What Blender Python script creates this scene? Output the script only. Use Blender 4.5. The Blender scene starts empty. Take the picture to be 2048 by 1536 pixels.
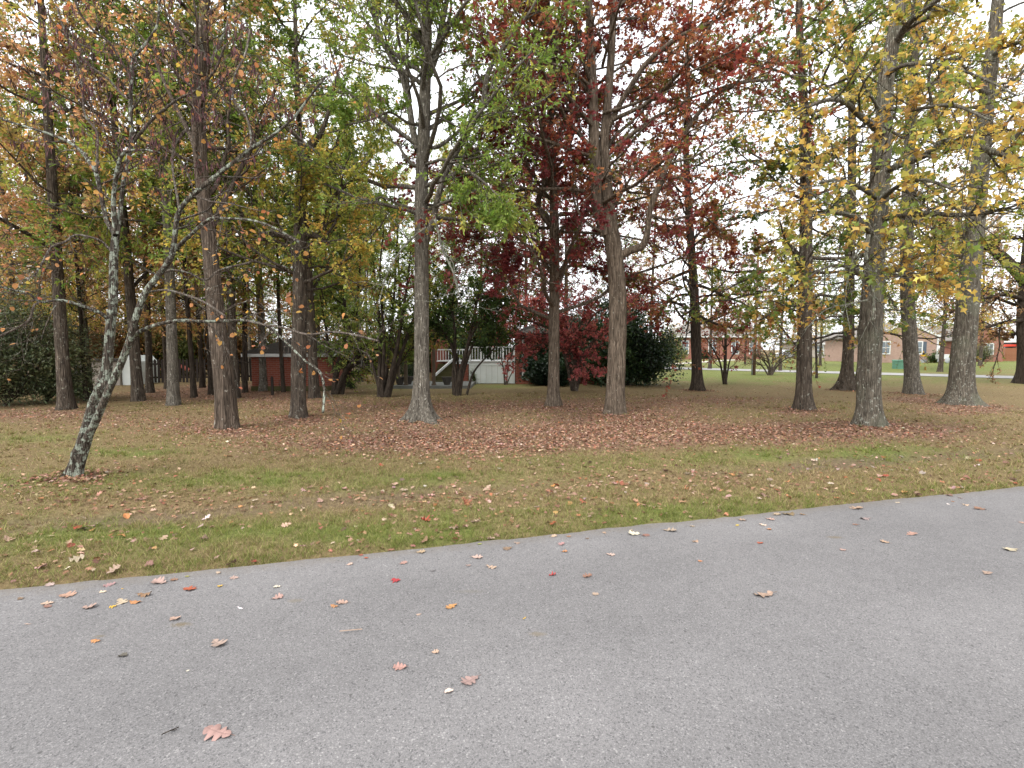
import bpy, math, random
import numpy as np

# ------------------------------------------------------------------ camera, sky, sun, exposure
F_PX, HOR, CX, CY, CAMH = 1000.0, 698.0, 1024.0, 768.0, 1.6
PITCH = math.atan((CY - HOR) / F_PX)
scene = bpy.context.scene
COL = scene.collection
cam_d = bpy.data.cameras.new('camera')
cam_d.sensor_width = 36.0
cam_d.lens = 36.0 * F_PX / 2048.0
cam_d.clip_start = 0.05
cam_d.clip_end = 2000
cam = bpy.data.objects.new('camera', cam_d)
cam.location = (0, 0, CAMH)
cam.rotation_euler = (math.radians(90) - PITCH, 0, 0)
COL.objects.link(cam)
scene.camera = cam

SUN_EL, SUN_AZ = math.radians(52), math.radians(215)      # high sun behind thick cloud, behind the camera
world = bpy.data.worlds.new('World')
scene.world = world
world.use_nodes = True
wn = world.node_tree
wn.nodes.clear()
sky = wn.nodes.new('ShaderNodeTexSky')
sky.sky_type = 'NISHITA'
sky.sun_disc = False
sky.sun_elevation = SUN_EL
sky.sun_rotation = SUN_AZ
sky.dust_density = 4.0
sky.ozone_density = 1.0
hs = wn.nodes.new('ShaderNodeHueSaturation')
hs.inputs['Saturation'].default_value = 0.10
cl = wn.nodes.new('ShaderNodeMixRGB')                     # an even layer of cloud over the sky
cl.inputs['Fac'].default_value = 0.7
cl.inputs['Color2'].default_value = (9.6, 9.8, 10.2, 1)
bg = wn.nodes.new('ShaderNodeBackground')
bg.inputs['Strength'].default_value = 0.15
wo = wn.nodes.new('ShaderNodeOutputWorld')
wn.links.new(sky.outputs[0], hs.inputs['Color'])
wn.links.new(hs.outputs[0], cl.inputs['Color1'])
wn.links.new(cl.outputs[0], bg.inputs['Color'])
wn.links.new(bg.outputs[0], wo.inputs['Surface'])

sun_d = bpy.data.lights.new('sun', 'SUN')
sun_d.energy = 1.5
sun_d.angle = math.radians(14)
sun_d.color = (1.0, 0.965, 0.91)
sun = bpy.data.objects.new('sun', sun_d)
sun.rotation_euler = (math.radians(90) - SUN_EL, 0, math.pi - SUN_AZ)
sun.location = (-6, -8, 14)
COL.objects.link(sun)

scene.view_settings.view_transform = 'Standard'
scene.view_settings.look = 'None'
scene.view_settings.gamma = 1.0
scene.view_settings.exposure = 0.92
scene.view_settings.use_curve_mapping = False
scene.render.engine = 'CYCLES'
scene.cycles.max_bounces = 7
scene.cycles.diffuse_bounces = 4
scene.cycles.glossy_bounces = 2
scene.cycles.transmission_bounces = 4
scene.cycles.transparent_max_bounces = 4

# ------------------------------------------------------------------ measuring helpers
SP, CP = math.sin(PITCH), math.cos(PITCH)
def ray(px, py):
    a, b = (px - CX) / F_PX, (CY - py) / F_PX
    return np.array([a, CP + b * SP, -SP + b * CP])
def gp(px, py):
    d = ray(px, py); t = CAMH / -d[2]
    return np.array([d[0] * t, d[1] * t, 0.0])
def at(px, py, Y):
    d = ray(px, py); t = Y / d[1]
    return np.array([d[0] * t, Y, CAMH + d[2] * t])
def project(x, y, z=0.0):
    zz = z - CAMH
    dep = np.maximum(y * CP - zz * SP, 0.05)
    return CX + F_PX * x / dep, CY - F_PX * (y * SP + zz * CP) / dep
def lin(r, g, b, k=1.0):
    f = lambda c: (c / 255 / 12.92 if c < 10 else ((c / 255 + 0.055) / 1.055) ** 2.4) * k
    return (f(r), f(g), f(b))
def nrm(v):
    return v / np.maximum(np.linalg.norm(v, axis=-1, keepdims=True), 1e-9)

def _h(ix, iy, seed):
    n = (ix.astype(np.int64) * 374761393 + iy.astype(np.int64) * 668265263 + seed * 1274126177) & 0x7fffffff
    n = ((n ^ (n >> 13)) * 1274126177) & 0x7fffffff
    return ((n ^ (n >> 16)) & 0xffff) / 65535.0
def vnoise(x, y, seed=0):
    x = np.asarray(x, float); y = np.asarray(y, float)
    ix, iy = np.floor(x), np.floor(y)
    fx, fy = x - ix, y - iy
    fx, fy = fx * fx * (3 - 2 * fx), fy * fy * (3 - 2 * fy)
    a, b = _h(ix, iy, seed), _h(ix + 1, iy, seed)
    c, d = _h(ix, iy + 1, seed), _h(ix + 1, iy + 1, seed)
    return (a * (1 - fx) + b * fx) * (1 - fy) + (c * (1 - fx) + d * fx) * fy
def fbm(x, y, seed=0, o=3):
    s, a, t = 0, 1.0, 0
    for i in range(o):
        s = s + a * vnoise(x * 2 ** i, y * 2 ** i, seed + i * 17); t += a; a *= 0.5
    return s / t

# ------------------------------------------------------------------ mesh helpers
def mesh(name, V, faces, col=None, smooth=False, mats=()):
    """faces: list of int arrays, each (M,k)"""
    V = np.ascontiguousarray(V, dtype=np.float32)
    me = bpy.data.meshes.new(name)
    me.vertices.add(len(V))
    me.vertices.foreach_set('co', V.ravel())
    faces = [np.asarray(f, dtype=np.int32) for f in faces if len(f)]
    tot = sum(f.size for f in faces); npoly = sum(len(f) for f in faces)
    me.loops.add(tot); me.polygons.add(npoly)
    me.loops.foreach_set('vertex_index', np.concatenate([f.ravel() for f in faces]))
    ln = np.concatenate([np.full(len(f), f.shape[1], np.int32) for f in faces])
    st = np.concatenate([[0], np.cumsum(ln)[:-1]]).astype(np.int32)
    me.polygons.foreach_set('loop_start', st)
    me.polygons.foreach_set('loop_total', ln)
    if smooth:
        me.polygons.foreach_set('use_smooth', np.ones(npoly, bool))
    if col is not None:
        at_ = me.attributes.new('Col', 'FLOAT_COLOR', 'POINT')
        c4 = np.ones((len(V), 4), np.float32); c4[:, :col.shape[1]] = col
        at_.data.foreach_set('color', c4.ravel())
    for m in mats:
        me.materials.append(m)
    me.update(calc_edges=True)
    return me
def obj(name, me, parent=None, loc=None, rz=0.0):
    o = bpy.data.objects.new(name, me)
    COL.objects.link(o)
    if parent is not None: o.parent = parent
    if loc is not None: o.location = tuple(float(v) for v in loc)
    if rz: o.rotation_euler[2] = rz
    return o
def tag(o, label=None, cat=None, group=None, kind=None):
    if label: o['label'] = label
    if cat: o['category'] = cat
    if group: o['group'] = group
    if kind: o['kind'] = kind
    return o
def empty(name, loc, label, cat, group=None, rz=0.0):
    e = bpy.data.objects.new(name, None)
    COL.objects.link(e)
    e.location = tuple(float(v) for v in loc); e.rotation_euler[2] = rz
    e.empty_display_size = 0.2
    return tag(e, label, cat, group)
def copy_tree(src, loc, rz=0.0, sc=1.0):
    r = src.copy(); COL.objects.link(r)
    r.location = tuple(float(v) for v in loc); r.rotation_euler[2] = rz
    r.scale = (sc, sc, sc) if np.isscalar(sc) else sc
    for ch in src.children:
        c = ch.copy(); COL.objects.link(c); c.parent = r
        for g in ch.children:
            d = g.copy(); COL.objects.link(d); d.parent = c
    return r
class Geo:
    """collects boxes, prisms and tubes; build() links them as one mesh"""
    def __init__(s): s.V, s.F, s.n = [], [], 0
    def add(s, V, F):
        V = np.asarray(V, float)
        for f in F: s.F.append([i + s.n for i in f])
        s.V.append(V); s.n += len(V); return s
    def box(s, x0, x1, y0, y1, z0, z1):
        V = [(x, y, z) for z in (z0, z1) for y in (y0, y1) for x in (x0, x1)]
        return s.add(V, [(0, 2, 3, 1), (4, 5, 7, 6), (0, 1, 5, 4), (2, 6, 7, 3), (0, 4, 6, 2), (1, 3, 7, 5)])
    def bar(s, a, b, w, h=None):
        a, b = np.asarray(a, float), np.asarray(b, float); h = h or w
        t = nrm(b - a); ref = np.array([0, 0, 1.0]) if abs(t[2]) < .9 else np.array([0, 1.0, 0])
        u = nrm(np.cross(t, ref)) * w / 2; v = nrm(np.cross(u, t)) * h / 2
        V = [p + i * u + j * v for p in (a, b) for (i, j) in ((-1, -1), (1, -1), (1, 1), (-1, 1))]
        return s.add(V, [(0, 3, 2, 1), (4, 5, 6, 7), (0, 1, 5, 4), (1, 2, 6, 5), (2, 3, 7, 6), (3, 0, 4, 7)])
    def prism(s, poly, y0, y1):
        """polygon in x,z extruded along y"""
        n = len(poly)
        V = [(p[0], y0, p[1]) for p in poly] + [(p[0], y1, p[1]) for p in poly]
        F = [tuple(range(n)), tuple(range(2 * n - 1, n - 1, -1))]
        F += [(i, i + n, (i + 1) % n + n, (i + 1) % n) for i in range(n)]
        return s.add(V, F)
    def lathe(s, prof, n=14, c=(0, 0, 0)):
        V = []
        for r, z in prof:
            for k in range(n):
                a = 2 * math.pi * k / n; V.append((c[0] + r * math.cos(a), c[1] + r * math.sin(a), c[2] + z))
        F = []
        for i in range(len(prof) - 1):
            for k in range(n):
                k2 = (k + 1) % n; F.append((i * n + k, i * n + k2, (i + 1) * n + k2, (i + 1) * n + k))
        F.append(tuple(reversed(range(n)))); F.append(tuple((len(prof) - 1) * n + k for k in range(n)))
        return s.add(V, F)
    def mesh(s, name, mat, smooth=False, bevel=0):
        me = bpy.data.meshes.new(name)
        me.from_pydata(np.concatenate(s.V).tolist(), [], s.F)
        if smooth: me.polygons.foreach_set('use_smooth', np.ones(len(me.polygons), bool))
        me.materials.append(mat); me.update()
        return me
    def build(s, name, mat, parent=None, smooth=False, loc=None, rz=0.0):
        return obj(name, s.mesh(name, mat, smooth), parent, loc, rz)

# ------------------------------------------------------------------ materials
def new_mat(name, rough=0.85, spec=0.2):
    m = bpy.data.materials.new(name); m.use_nodes = True
    nt = m.node_tree; b = nt.nodes['Principled BSDF']
    b.inputs['Roughness'].default_value = rough
    b.inputs['Specular IOR Level'].default_value = spec
    return m, nt, b
def nd(nt, t, **kw):
    n = nt.nodes.new(t)
    for k, v in kw.items():
        if k in n.inputs: n.inputs[k].default_value = v
        else: setattr(n, k, v)
    return n
def ramp(nt, fac, stops):
    r = nt.nodes.new('ShaderNodeValToRGB')
    while len(r.color_ramp.elements) < len(stops): r.color_ramp.elements.new(0.5)
    for e, (p, c) in zip(r.color_ramp.elements, stops):
        e.position = p; e.color = (c[0], c[1], c[2], 1) if not np.isscalar(c) else (c, c, c, 1)
    nt.links.new(fac, r.inputs['Fac'])
    return r.outputs['Color']
def mixc(nt, fac, a, b, mode='MIX'):
    m = nt.nodes.new('ShaderNodeMixRGB'); m.blend_type = mode
    for s, v in (('Fac', fac), ('Color1', a), ('Color2', b)):
        if hasattr(v, 'is_output'): nt.links.new(v, m.inputs[s])
        elif np.isscalar(v): m.inputs[s].default_value = v if s == 'Fac' else (v, v, v, 1)
        else: m.inputs[s].default_value = (v[0], v[1], v[2], 1)
    return m.outputs[0]
def bump(nt, b, h, strength=0.5, dist=0.02):
    n = nd(nt, 'ShaderNodeBump', Strength=strength, Distance=dist)
    nt.links.new(h, n.inputs['Height']); nt.links.new(n.outputs[0], b.inputs['Normal'])
def coords(nt, scale=(1, 1, 1), kind='Object'):
    tc = nt.nodes.new('ShaderNodeTexCoord'); mp = nt.nodes.new('ShaderNodeMapping')
    mp.inputs['Scale'].default_value = scale
    nt.links.new(tc.outputs[kind], mp.inputs['Vector'])
    return mp.outputs[0]
def noise(nt, vec, scale, detail=4, rough=0.55):
    n = nd(nt, 'ShaderNodeTexNoise', Scale=scale, Detail=detail, Roughness=rough)
    nt.links.new(vec, n.inputs['Vector']); return n.outputs['Fac']

def bark_mat(name, dark, light, lichen=None, lich_amt=0.5, sc=1.0, lich_sc=7.0, moss=None):
    m, nt, b = new_mat(name, 0.95, 0.08)
    v = coords(nt, (22 * sc, 22 * sc, 3.2 * sc))
    n1 = noise(nt, v, 1.0, 6, 0.65)
    vo = nd(nt, 'ShaderNodeTexVoronoi', Scale=1.1); vo.feature = 'DISTANCE_TO_EDGE'
    v2 = coords(nt, (26 * sc, 26 * sc, 2.1 * sc))
    wv = mixc(nt, 0.12, v2, nd(nt, 'ShaderNodeTexNoise', Scale=9.0).outputs['Color'], 'ADD')
    nt.links.new(wv, vo.inputs['Vector'])
    crack = ramp(nt, vo.outputs['Distance'], [(0.0, 0.0), (0.22, 1.0)])
    c = ramp(nt, n1, [(0.36, dark), (0.64, light)])
    c = mixc(nt, ramp(nt, vo.outputs['Distance'], [(0.0, 0.55), (0.10, 0.0)]), c, tuple(x * 0.5 for x in dark))
    vl = coords(nt, (1, 1, 0.8))
    if moss is not None:
        nm = noise(nt, vl, 1.6, 3)
        c = mixc(nt, ramp(nt, nm, [(0.5, 0.0), (0.66, 0.6)]), c, moss)
    if lichen is not None:
        nl = noise(nt, vl, lich_sc, 5, 0.7)
        c = mixc(nt, ramp(nt, nl, [(0.66 - 0.22 * lich_amt, 0.0), (0.72 - 0.22 * lich_amt, 0.9)]), c, lichen)
    nt.links.new(c, b.inputs['Base Color'])
    h = mixc(nt, 0.5, crack, n1)
    bump(nt, b, h, 1.0, 0.03)
    return m
def plain_mat(name, c1, c2=None, sc=8.0, rough=0.8, spec=0.25, bmp=0.0, stretch=(1, 1, 1)):
    m, nt, b = new_mat(name, rough, spec)
    v = coords(nt, stretch)
    n = noise(nt, v, sc, 5)
    c2 = c2 or tuple(x * 0.7 for x in c1)
    nt.links.new(ramp(nt, n, [(0.3, c1), (0.7, c2)]), b.inputs['Base Color'])
    if bmp: bump(nt, b, n, bmp, 0.01)
    return m
def brick_mat(name, a, b_, mortar):
    m, nt, b = new_mat(name, 0.9, 0.15)
    tc = nt.nodes.new('ShaderNodeTexCoord'); sx = nt.nodes.new('ShaderNodeSeparateXYZ')
    nt.links.new(tc.outputs['Object'], sx.inputs[0])
    ad = nd(nt, 'ShaderNodeMath', operation='ADD'); nt.links.new(sx.outputs[0], ad.inputs[0]); nt.links.new(sx.outputs[1], ad.inputs[1])
    cb = nt.nodes.new('ShaderNodeCombineXYZ'); nt.links.new(ad.outputs[0], cb.inputs[0]); nt.links.new(sx.outputs[2], cb.inputs[1])
    br = nd(nt, 'ShaderNodeTexBrick', Scale=1.0)
    br.inputs['Brick Width'].default_value = 0.21; br.inputs['Row Height'].default_value = 0.075
    br.inputs['Mortar Size'].default_value = 0.008
    br.inputs['Color1'].default_value = (*a, 1); br.inputs['Color2'].default_value = (*b_, 1); br.inputs['Mortar'].default_value = (*mortar, 1)
    nt.links.new(cb.outputs[0], br.inputs['Vector'])
    n = noise(nt, coords(nt), 2.0, 4)
    c = mixc(nt, ramp(nt, n, [(0.35, 0.0), (0.7, 0.35)]), br.outputs['Color'], tuple(x * 0.55 for x in a))
    nt.links.new(c, b.inputs['Base Color'])
    bump(nt, b, br.outputs['Fac'], -0.4, 0.01)
    return m
def leaf_mat(name, trans=0.4, rough=0.55, gloss=0.25):
    m, nt, b = new_mat(name, rough, gloss)
    a = nt.nodes.new('ShaderNodeAttribute'); a.attribute_name = 'Col'
    nt.links.new(a.outputs['Color'], b.inputs['Base Color'])
    t = nt.nodes.new('ShaderNodeBsdfTranslucent')
    br = mixc(nt, 1.0, a.outputs['Color'], (1.25, 1.2, 0.95), 'MULTIPLY')
    nt.links.new(br, t.inputs['Color'])
    mx = nd(nt, 'ShaderNodeMixShader', Fac=trans)
    out = nt.nodes['Material Output']
    nt.links.new(b.outputs[0], mx.inputs[1]); nt.links.new(t.outputs[0], mx.inputs[2])
    nt.links.new(mx.outputs[0], out.inputs['Surface'])
    return m
M = {}
M['leaf'] = leaf_mat('leaf', 0.52)
M['evergreen'] = leaf_mat('evergreen_leaf', 0.18, 0.45, 0.35)
M['grass'] = leaf_mat('grass_blade', 0.3, 0.7, 0.15)
M['litter'] = leaf_mat('dry_leaf', 0.08, 0.8, 0.12)
M['pod'] = leaf_mat('seed_pod', 0.1, 0.7, 0.15)
M['bark_redbud'] = bark_mat('bark_redbud', (0.045, 0.036, 0.03), (0.15, 0.125, 0.10), (0.34, 0.375, 0.305), 0.72, 1.6, 15.0)
M['bark_redbud_twig'] = bark_mat('bark_redbud_twig', (0.085, 0.065, 0.052), (0.24, 0.20, 0.165), (0.33, 0.34, 0.285), 0.42, 2.0, 16.0)
M['bark_shaggy'] = bark_mat('bark_shaggy', (0.046, 0.036, 0.028), (0.158, 0.121, 0.093), (0.36, 0.33, 0.28), 0.2, 0.8, 9.0)
M['bark_grey'] = bark_mat('bark_grey', (0.079, 0.068, 0.055), (0.234, 0.210, 0.172), (0.42, 0.40, 0.34), 0.34, 1.3, 22.0)
M['bark_tan'] = bark_mat('bark_tan', (0.074, 0.057, 0.042), (0.237, 0.186, 0.140), (0.40, 0.37, 0.30), 0.2, 1.0, 18.0)
M['bark_lichen'] = bark_mat('bark_lichen', (0.070, 0.061, 0.048), (0.216, 0.189, 0.151), (0.40, 0.41, 0.35), 0.38, 1.3, 18.0, moss=(0.17, 0.175, 0.125))
M['bark_brown'] = bark_mat('bark_brown', (0.045, 0.036, 0.029), (0.144, 0.116, 0.090), (0.30, 0.29, 0.24), 0.3, 1.0, 12.0)
M['bark_dark'] = bark_mat('bark_dark', (0.030, 0.024, 0.019), (0.10, 0.078, 0.06), None, 0, 1.2)
M['twig_pale'] = bark_mat('twig_pale', (0.16, 0.15, 0.12), (0.36, 0.35, 0.29), (0.40, 0.43, 0.34), 0.7, 2.0, 20.0)
M['brick_red'] = brick_mat('brick_red', (0.24, 0.068, 0.042), (0.19, 0.055, 0.036), (0.22, 0.13, 0.10))
M['brick_far'] = brick_mat('brick_far', (0.30, 0.12, 0.085), (0.25, 0.10, 0.07), (0.25, 0.18, 0.15))
M['brick_tan'] = brick_mat('brick_tan', (0.37, 0.25, 0.20), (0.31, 0.20, 0.155), (0.36, 0.29, 0.24))
M['white'] = plain_mat('white_paint', (0.66, 0.67, 0.66), (0.52, 0.54, 0.52), 3.0, 0.6)
M['white_grey'] = plain_mat('skirting_paint', (0.66, 0.69, 0.66), (0.56, 0.60, 0.57), 2.0, 0.7)
M['roof_dark'] = plain_mat('roof_shingle_dark', (0.045, 0.04, 0.036), (0.075, 0.066, 0.058), 14.0, 0.95, 0.1, 0.3)
M['roof_grey'] = plain_mat('roof_shingle_grey', (0.16, 0.145, 0.13), (0.22, 0.20, 0.18), 8.0, 0.95, 0.1, 0.2)
M['fence_dark'] = plain_mat('fence_dark', (0.022, 0.018, 0.016), (0.05, 0.04, 0.034), 6.0, 0.9, 0.1, 0.2, (1, 1, .1))
M['fence_brown'] = plain_mat('fence_brown', (0.20, 0.085, 0.045), (0.28, 0.13, 0.075), 6.0, 0.85, 0.1, 0.2, (4, 4, .3))
M['fence_tan'] = plain_mat('fence_tan', (0.30, 0.22, 0.17), (0.36, 0.27, 0.21), 6.0, 0.85, 0.1, 0.2, (4, 4, .3))
M['wood_post'] = plain_mat('weathered_wood', (0.14, 0.11, 0.08), (0.08, 0.062, 0.045), 9.0, 0.9, 0.1, 0.3, (6, 6, .4))
M['wood_moss'] = plain_mat('mossy_wood', (0.09, 0.075, 0.04), (0.06, 0.065, 0.025), 7.0, 0.95, 0.05, 0.3)
M['pole'] = plain_mat('pole_wood', (0.20, 0.115, 0.08), (0.13, 0.08, 0.055), 5.0, 0.9, 0.1, 0.2, (6, 6, .4))
M['concrete'] = plain_mat('concrete', (0.20, 0.20, 0.185), (0.13, 0.135, 0.12), 5.0, 0.95, 0.1, 0.2)
M['street'] = plain_mat('street_surface', (0.33, 0.32, 0.31), (0.26, 0.255, 0.25), 1.2, 0.95, 0.1)
M['path'] = plain_mat('path_concrete', (0.50, 0.46, 0.38), (0.42, 0.39, 0.33), 1.2, 0.95, 0.1)
M['beige'] = plain_mat('beige_siding', (0.34, 0.30, 0.26), (0.28, 0.25, 0.21), 2.0, 0.7)
M['orange_brick'] = plain_mat('orange_siding', (0.36, 0.15, 0.07), (0.30, 0.12, 0.06), 3.0, 0.8)
M['glass'] = plain_mat('window_glass', (0.16, 0.19, 0.21), (0.10, 0.12, 0.14), 1.0, 0.12, 0.6)
M['glass_dark'] = plain_mat('dark_glass', (0.03, 0.035, 0.04), (0.02, 0.02, 0.025), 1.0, 0.12, 0.6)
M['shutter'] = plain_mat('shutter', (0.08, 0.10, 0.13), (0.06, 0.08, 0.10), 4.0, 0.6)
M['green_box'] = plain_mat('green_enamel', (0.10, 0.24, 0.16), (0.08, 0.20, 0.13), 3.0, 0.5, 0.4)
M['black'] = plain_mat('black_metal', (0.02, 0.02, 0.02), (0.03, 0.03, 0.03), 5.0, 0.5, 0.4)
M['grey'] = plain_mat('grey_metal', (0.40, 0.42, 0.43), (0.32, 0.33, 0.34), 3.0, 0.5, 0.4)
M['silver'] = plain_mat('silver_paint', (0.45, 0.48, 0.52), (0.42, 0.45, 0.49), 1.0, 0.25, 0.6)
M['red'] = plain_mat('red_canvas', (0.55, 0.06, 0.035), (0.45, 0.05, 0.03), 4.0, 0.7)
M['red_faded'] = plain_mat('faded_red_paint', (0.30, 0.07, 0.05), (0.22, 0.055, 0.04), 4.0, 0.8)
M['yellow'] = plain_mat('yellow_paint', (0.70, 0.42, 0.04), (0.62, 0.36, 0.04), 4.0, 0.6)
M['pot'] = plain_mat('planter', (0.05, 0.045, 0.04), (0.08, 0.07, 0.06), 6.0, 0.8)
M['rubber'] = plain_mat('rubber', (0.02, 0.02, 0.02), (0.025, 0.025, 0.025), 5.0, 0.8)

# ------------------------------------------------------------------ ground
E0, E1 = gp(0, 1181), gp(2048, 973)
ED = (E1 - E0) / np.linalg.norm(E1 - E0)          # along the road edge
EN = np.array([-ED[1], ED[0], 0.0])               # towards the lawn
def edge_d(x, y):
    return (x - E0[0]) * EN[0] + (y - E0[1]) * EN[1]
def edge_w(x, y):                                 # ragged edge of the asphalt
    s = (x - E0[0]) * ED[0] + (y - E0[1]) * ED[1]
    return 0.05 * (fbm(s * 1.1, s * 0 + 3, 5) - 0.5) + 0.035 * (fbm(s * 8, s * 0, 9) - 0.5)
# patches of the lawn, given where they lie on the ground (px, py, rx, ry, amount)
LITTER = [(850, 888, 330, 26, 1.1), (1180, 870, 260, 22, .7), (1480, 868, 260, 22, .85), (1250, 838, 170, 14, .6), (840, 842, 120, 10, .95),
          (1100, 815, 340, 14, .75), (690, 815, 280, 16, .5), (430, 790, 220, 16, .75), (560, 775, 160, 10, .6), (1400, 800, 200, 10, .55), (1740, 858, 150, 14, .8),
          (1920, 818, 90, 12, 1.0), (1607, 826, 60, 8, .8), (1826, 798, 60, 8, .7), (460, 866, 80, 8, .6), (150, 962, 60, 10, .8),
          (330, 850, 300, 16, .45), (80, 830, 200, 14, .6), (600, 842, 70, 8, .7), (250, 1000, 260, 24, .35), (1300, 960, 300, 30, .2), (1900, 870, 200, 30, .25),
          (860, 985, 160, 10, .25)]
GREEN = [(250, 905, 130, 10, .9), (60, 880, 140, 12, .5), (430, 965, 420, 20, .75), (300, 1060, 300, 30, .8), (800, 1070, 500, 22, .75), (1350, 1030, 500, 16, .8),
         (1640, 910, 240, 18, .9), (1250, 925, 200, 14, .6), (1800, 905, 120, 12, .5), (880, 955, 200, 10, .6), (1650, 755, 500, 16, .9), (1650, 725, 600, 12, 1.0), (760, 810, 80, 5, .5),
         (1900, 735, 300, 10, 1.0), (1450, 745, 220, 12, .9), (760, 775, 70, 6, .7), (990, 772, 80, 5, .9), (520, 860, 140, 10, .35), (160, 1110, 200, 30, .6)]
def patch(x, y, L):
    u, v = project(x, np.maximum(y, 0.3))
    s = np.zeros_like(u)
    for px, py, rx, ry, a in L:
        s = s + a * np.exp(-(((u - px) / rx) ** 2 + ((v - py) / ry) ** 2) * 0.9)
    return np.where(y > 0.5, s, 0.35)
def litter(x, y):
    return np.clip(patch(x, y, LITTER) * (0.55 + 0.9 * fbm(x * 0.9, y * 0.9, 21)), 0, 1)
def green(x, y):
    g = patch(x, y, GREEN) * (0.1 + 1.3 * fbm(x * 1.1, y * 1.1, 33)) * (0.25 + 1.3 * fbm(x * 4.2, y * 4.2, 36, 2))
    return np.clip(g + 0.35 * (fbm(x * 1.7, y * 1.7, 41) - 0.42), 0, 1)
TREE_FEET = []                                     # filled by the trees: slight mounds at their feet
def tz(x, y):
    x = np.asarray(x, float); y = np.asarray(y, float)
    d = edge_d(x, y)
    r = np.hypot(x, y)
    fade = np.clip((32 - r) / 20, 0, 1)
    z = 0.012 + 0.05 * (fbm(x * 0.45, y * 0.45, 3) - 0.5) * fade + 0.022 * (fbm(x * 2.3, y * 2.3, 8) - 0.5) * fade
    z = z - 0.05 * np.exp(-((d - 1.5) / 0.55) ** 2) * fade + 0.012 * np.exp(-((d - 0.25) / 0.2) ** 2)
    for fx, fy, fr in TREE_FEET:
        z = z + 0.05 * np.exp(-((x - fx) ** 2 + (y - fy) ** 2) / (2.2 * fr) ** 2)
    near = np.clip((d - edge_w(x, y)) / 0.10, 0, 1)
    road = np.clip((d + 7.2) / 0.1, 0, 1)          # the far side of the road, behind the camera
    z = np.where(d > -3.5, z * near - 0.035 * (1 - near), z * (1 - road) - 0.035 * road)
    return z

# trees' feet are needed by the ground: (px, py of the foot, trunk width px)
FEET = dict(redbud=(145, 958, 26), B=(455, 862, 44), C=(597, 838, 32), D=(842, 845, 34), E=(1107, 815, 24), F=(1230, 830, 40),
            G=(1395, 783, 22), I=(1607, 822, 30), J=(1692, 782, 20), K=(1738, 855, 46), L=(1826, 790, 28), M=(1922, 812, 46))
for k, (a, b_, w) in FEET.items():
    p = gp(a, b_); TREE_FEET.append((p[0], p[1], max(0.15, w * p[1] / F_PX * 0.6)))

rings = [0.0]
r = 0.6
while r < 900:
    rings.append(r); r *= 1.04
rings = np.array(rings[1:])
# finer sectors where the camera looks
ang = np.concatenate([np.linspace(math.radians(30), math.radians(150), 280, endpoint=False), np.linspace(math.radians(150), math.radians(390), 60, endpoint=False)])
RR, AA = np.meshgrid(rings, ang, indexing='ij')
GX, GY = RR * np.cos(AA), RR * np.sin(AA)
GZ = tz(GX, GY)
GV = np.stack([GX.ravel(), GY.ravel(), GZ.ravel()], 1)
na = len(ang)
i0 = (np.arange(len(rings) - 1)[:, None] * na + np.arange(na)[None, :])
i1 = (np.arange(len(rings) - 1)[:, None] * na + (np.arange(na)[None, :] + 1) % na)
GF = np.stack([i0, i0 + na, i1 + na, i1], -1).reshape(-1, 4)[:, ::-1]
cap = np.arange(na)[None, :]
gcol = np.stack([litter(GV[:, 0], GV[:, 1]), green(GV[:, 0], GV[:, 1]), np.zeros(len(GV))], 1)
u_, v_ = project(GV[:, 0], np.maximum(GV[:, 1], .3))
# bare, worn band along the verge and the pale far lawn
dd = edge_d(GV[:, 0], GV[:, 1])
gcol[:, 2] = np.clip(np.exp(-((dd - 1.35 - 0.5 * fbm(GV[:, 0] * .5, GV[:, 1] * .5, 77)) / 0.35) ** 2) * fbm(GV[:, 0] * .7, GV[:, 1] * .7, 61) * 1.3, 0, 1)

m, nt, b = new_mat('lawn_ground', 0.95, 0.08)
at_ = nt.nodes.new('ShaderNodeAttribute'); at_.attribute_name = 'Col'
sx = nt.nodes.new('ShaderNodeSeparateColor'); nt.links.new(at_.outputs['Color'], sx.inputs[0])
v = coords(nt)
nA, nB, nC = noise(nt, v, 5.0, 7, 0.72), noise(nt, v, 26.0, 6, 0.7), noise(nt, v, 110.0, 4, 0.7)
dry = ramp(nt, nB, [(0.28, (0.085, 0.062, 0.032)), (0.5, (0.185, 0.135, 0.07)), (0.75, (0.32, 0.245, 0.13))])
grn = ramp(nt, nB, [(0.28, (0.06, 0.075, 0.022)), (0.5, (0.13, 0.15, 0.045)), (0.75, (0.25, 0.25, 0.09))])
lit = ramp(nt, nC, [(0.3, (0.085, 0.05, 0.034)), (0.5, (0.205, 0.125, 0.085)), (0.72, (0.34, 0.225, 0.16))])
soil = ramp(nt, nB, [(0.3, (0.09, 0.065, 0.045)), (0.7, (0.21, 0.155, 0.11))])
def thr(fac, n, lo, hi):
    a = nd(nt, 'ShaderNodeMath', operation='ADD'); nt.links.new(fac, a.inputs[0]); nt.links.new(n, a.inputs[1])
    return ramp(nt, a.outputs[0], [(lo, 0.0), (hi, 1.0)])
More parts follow.
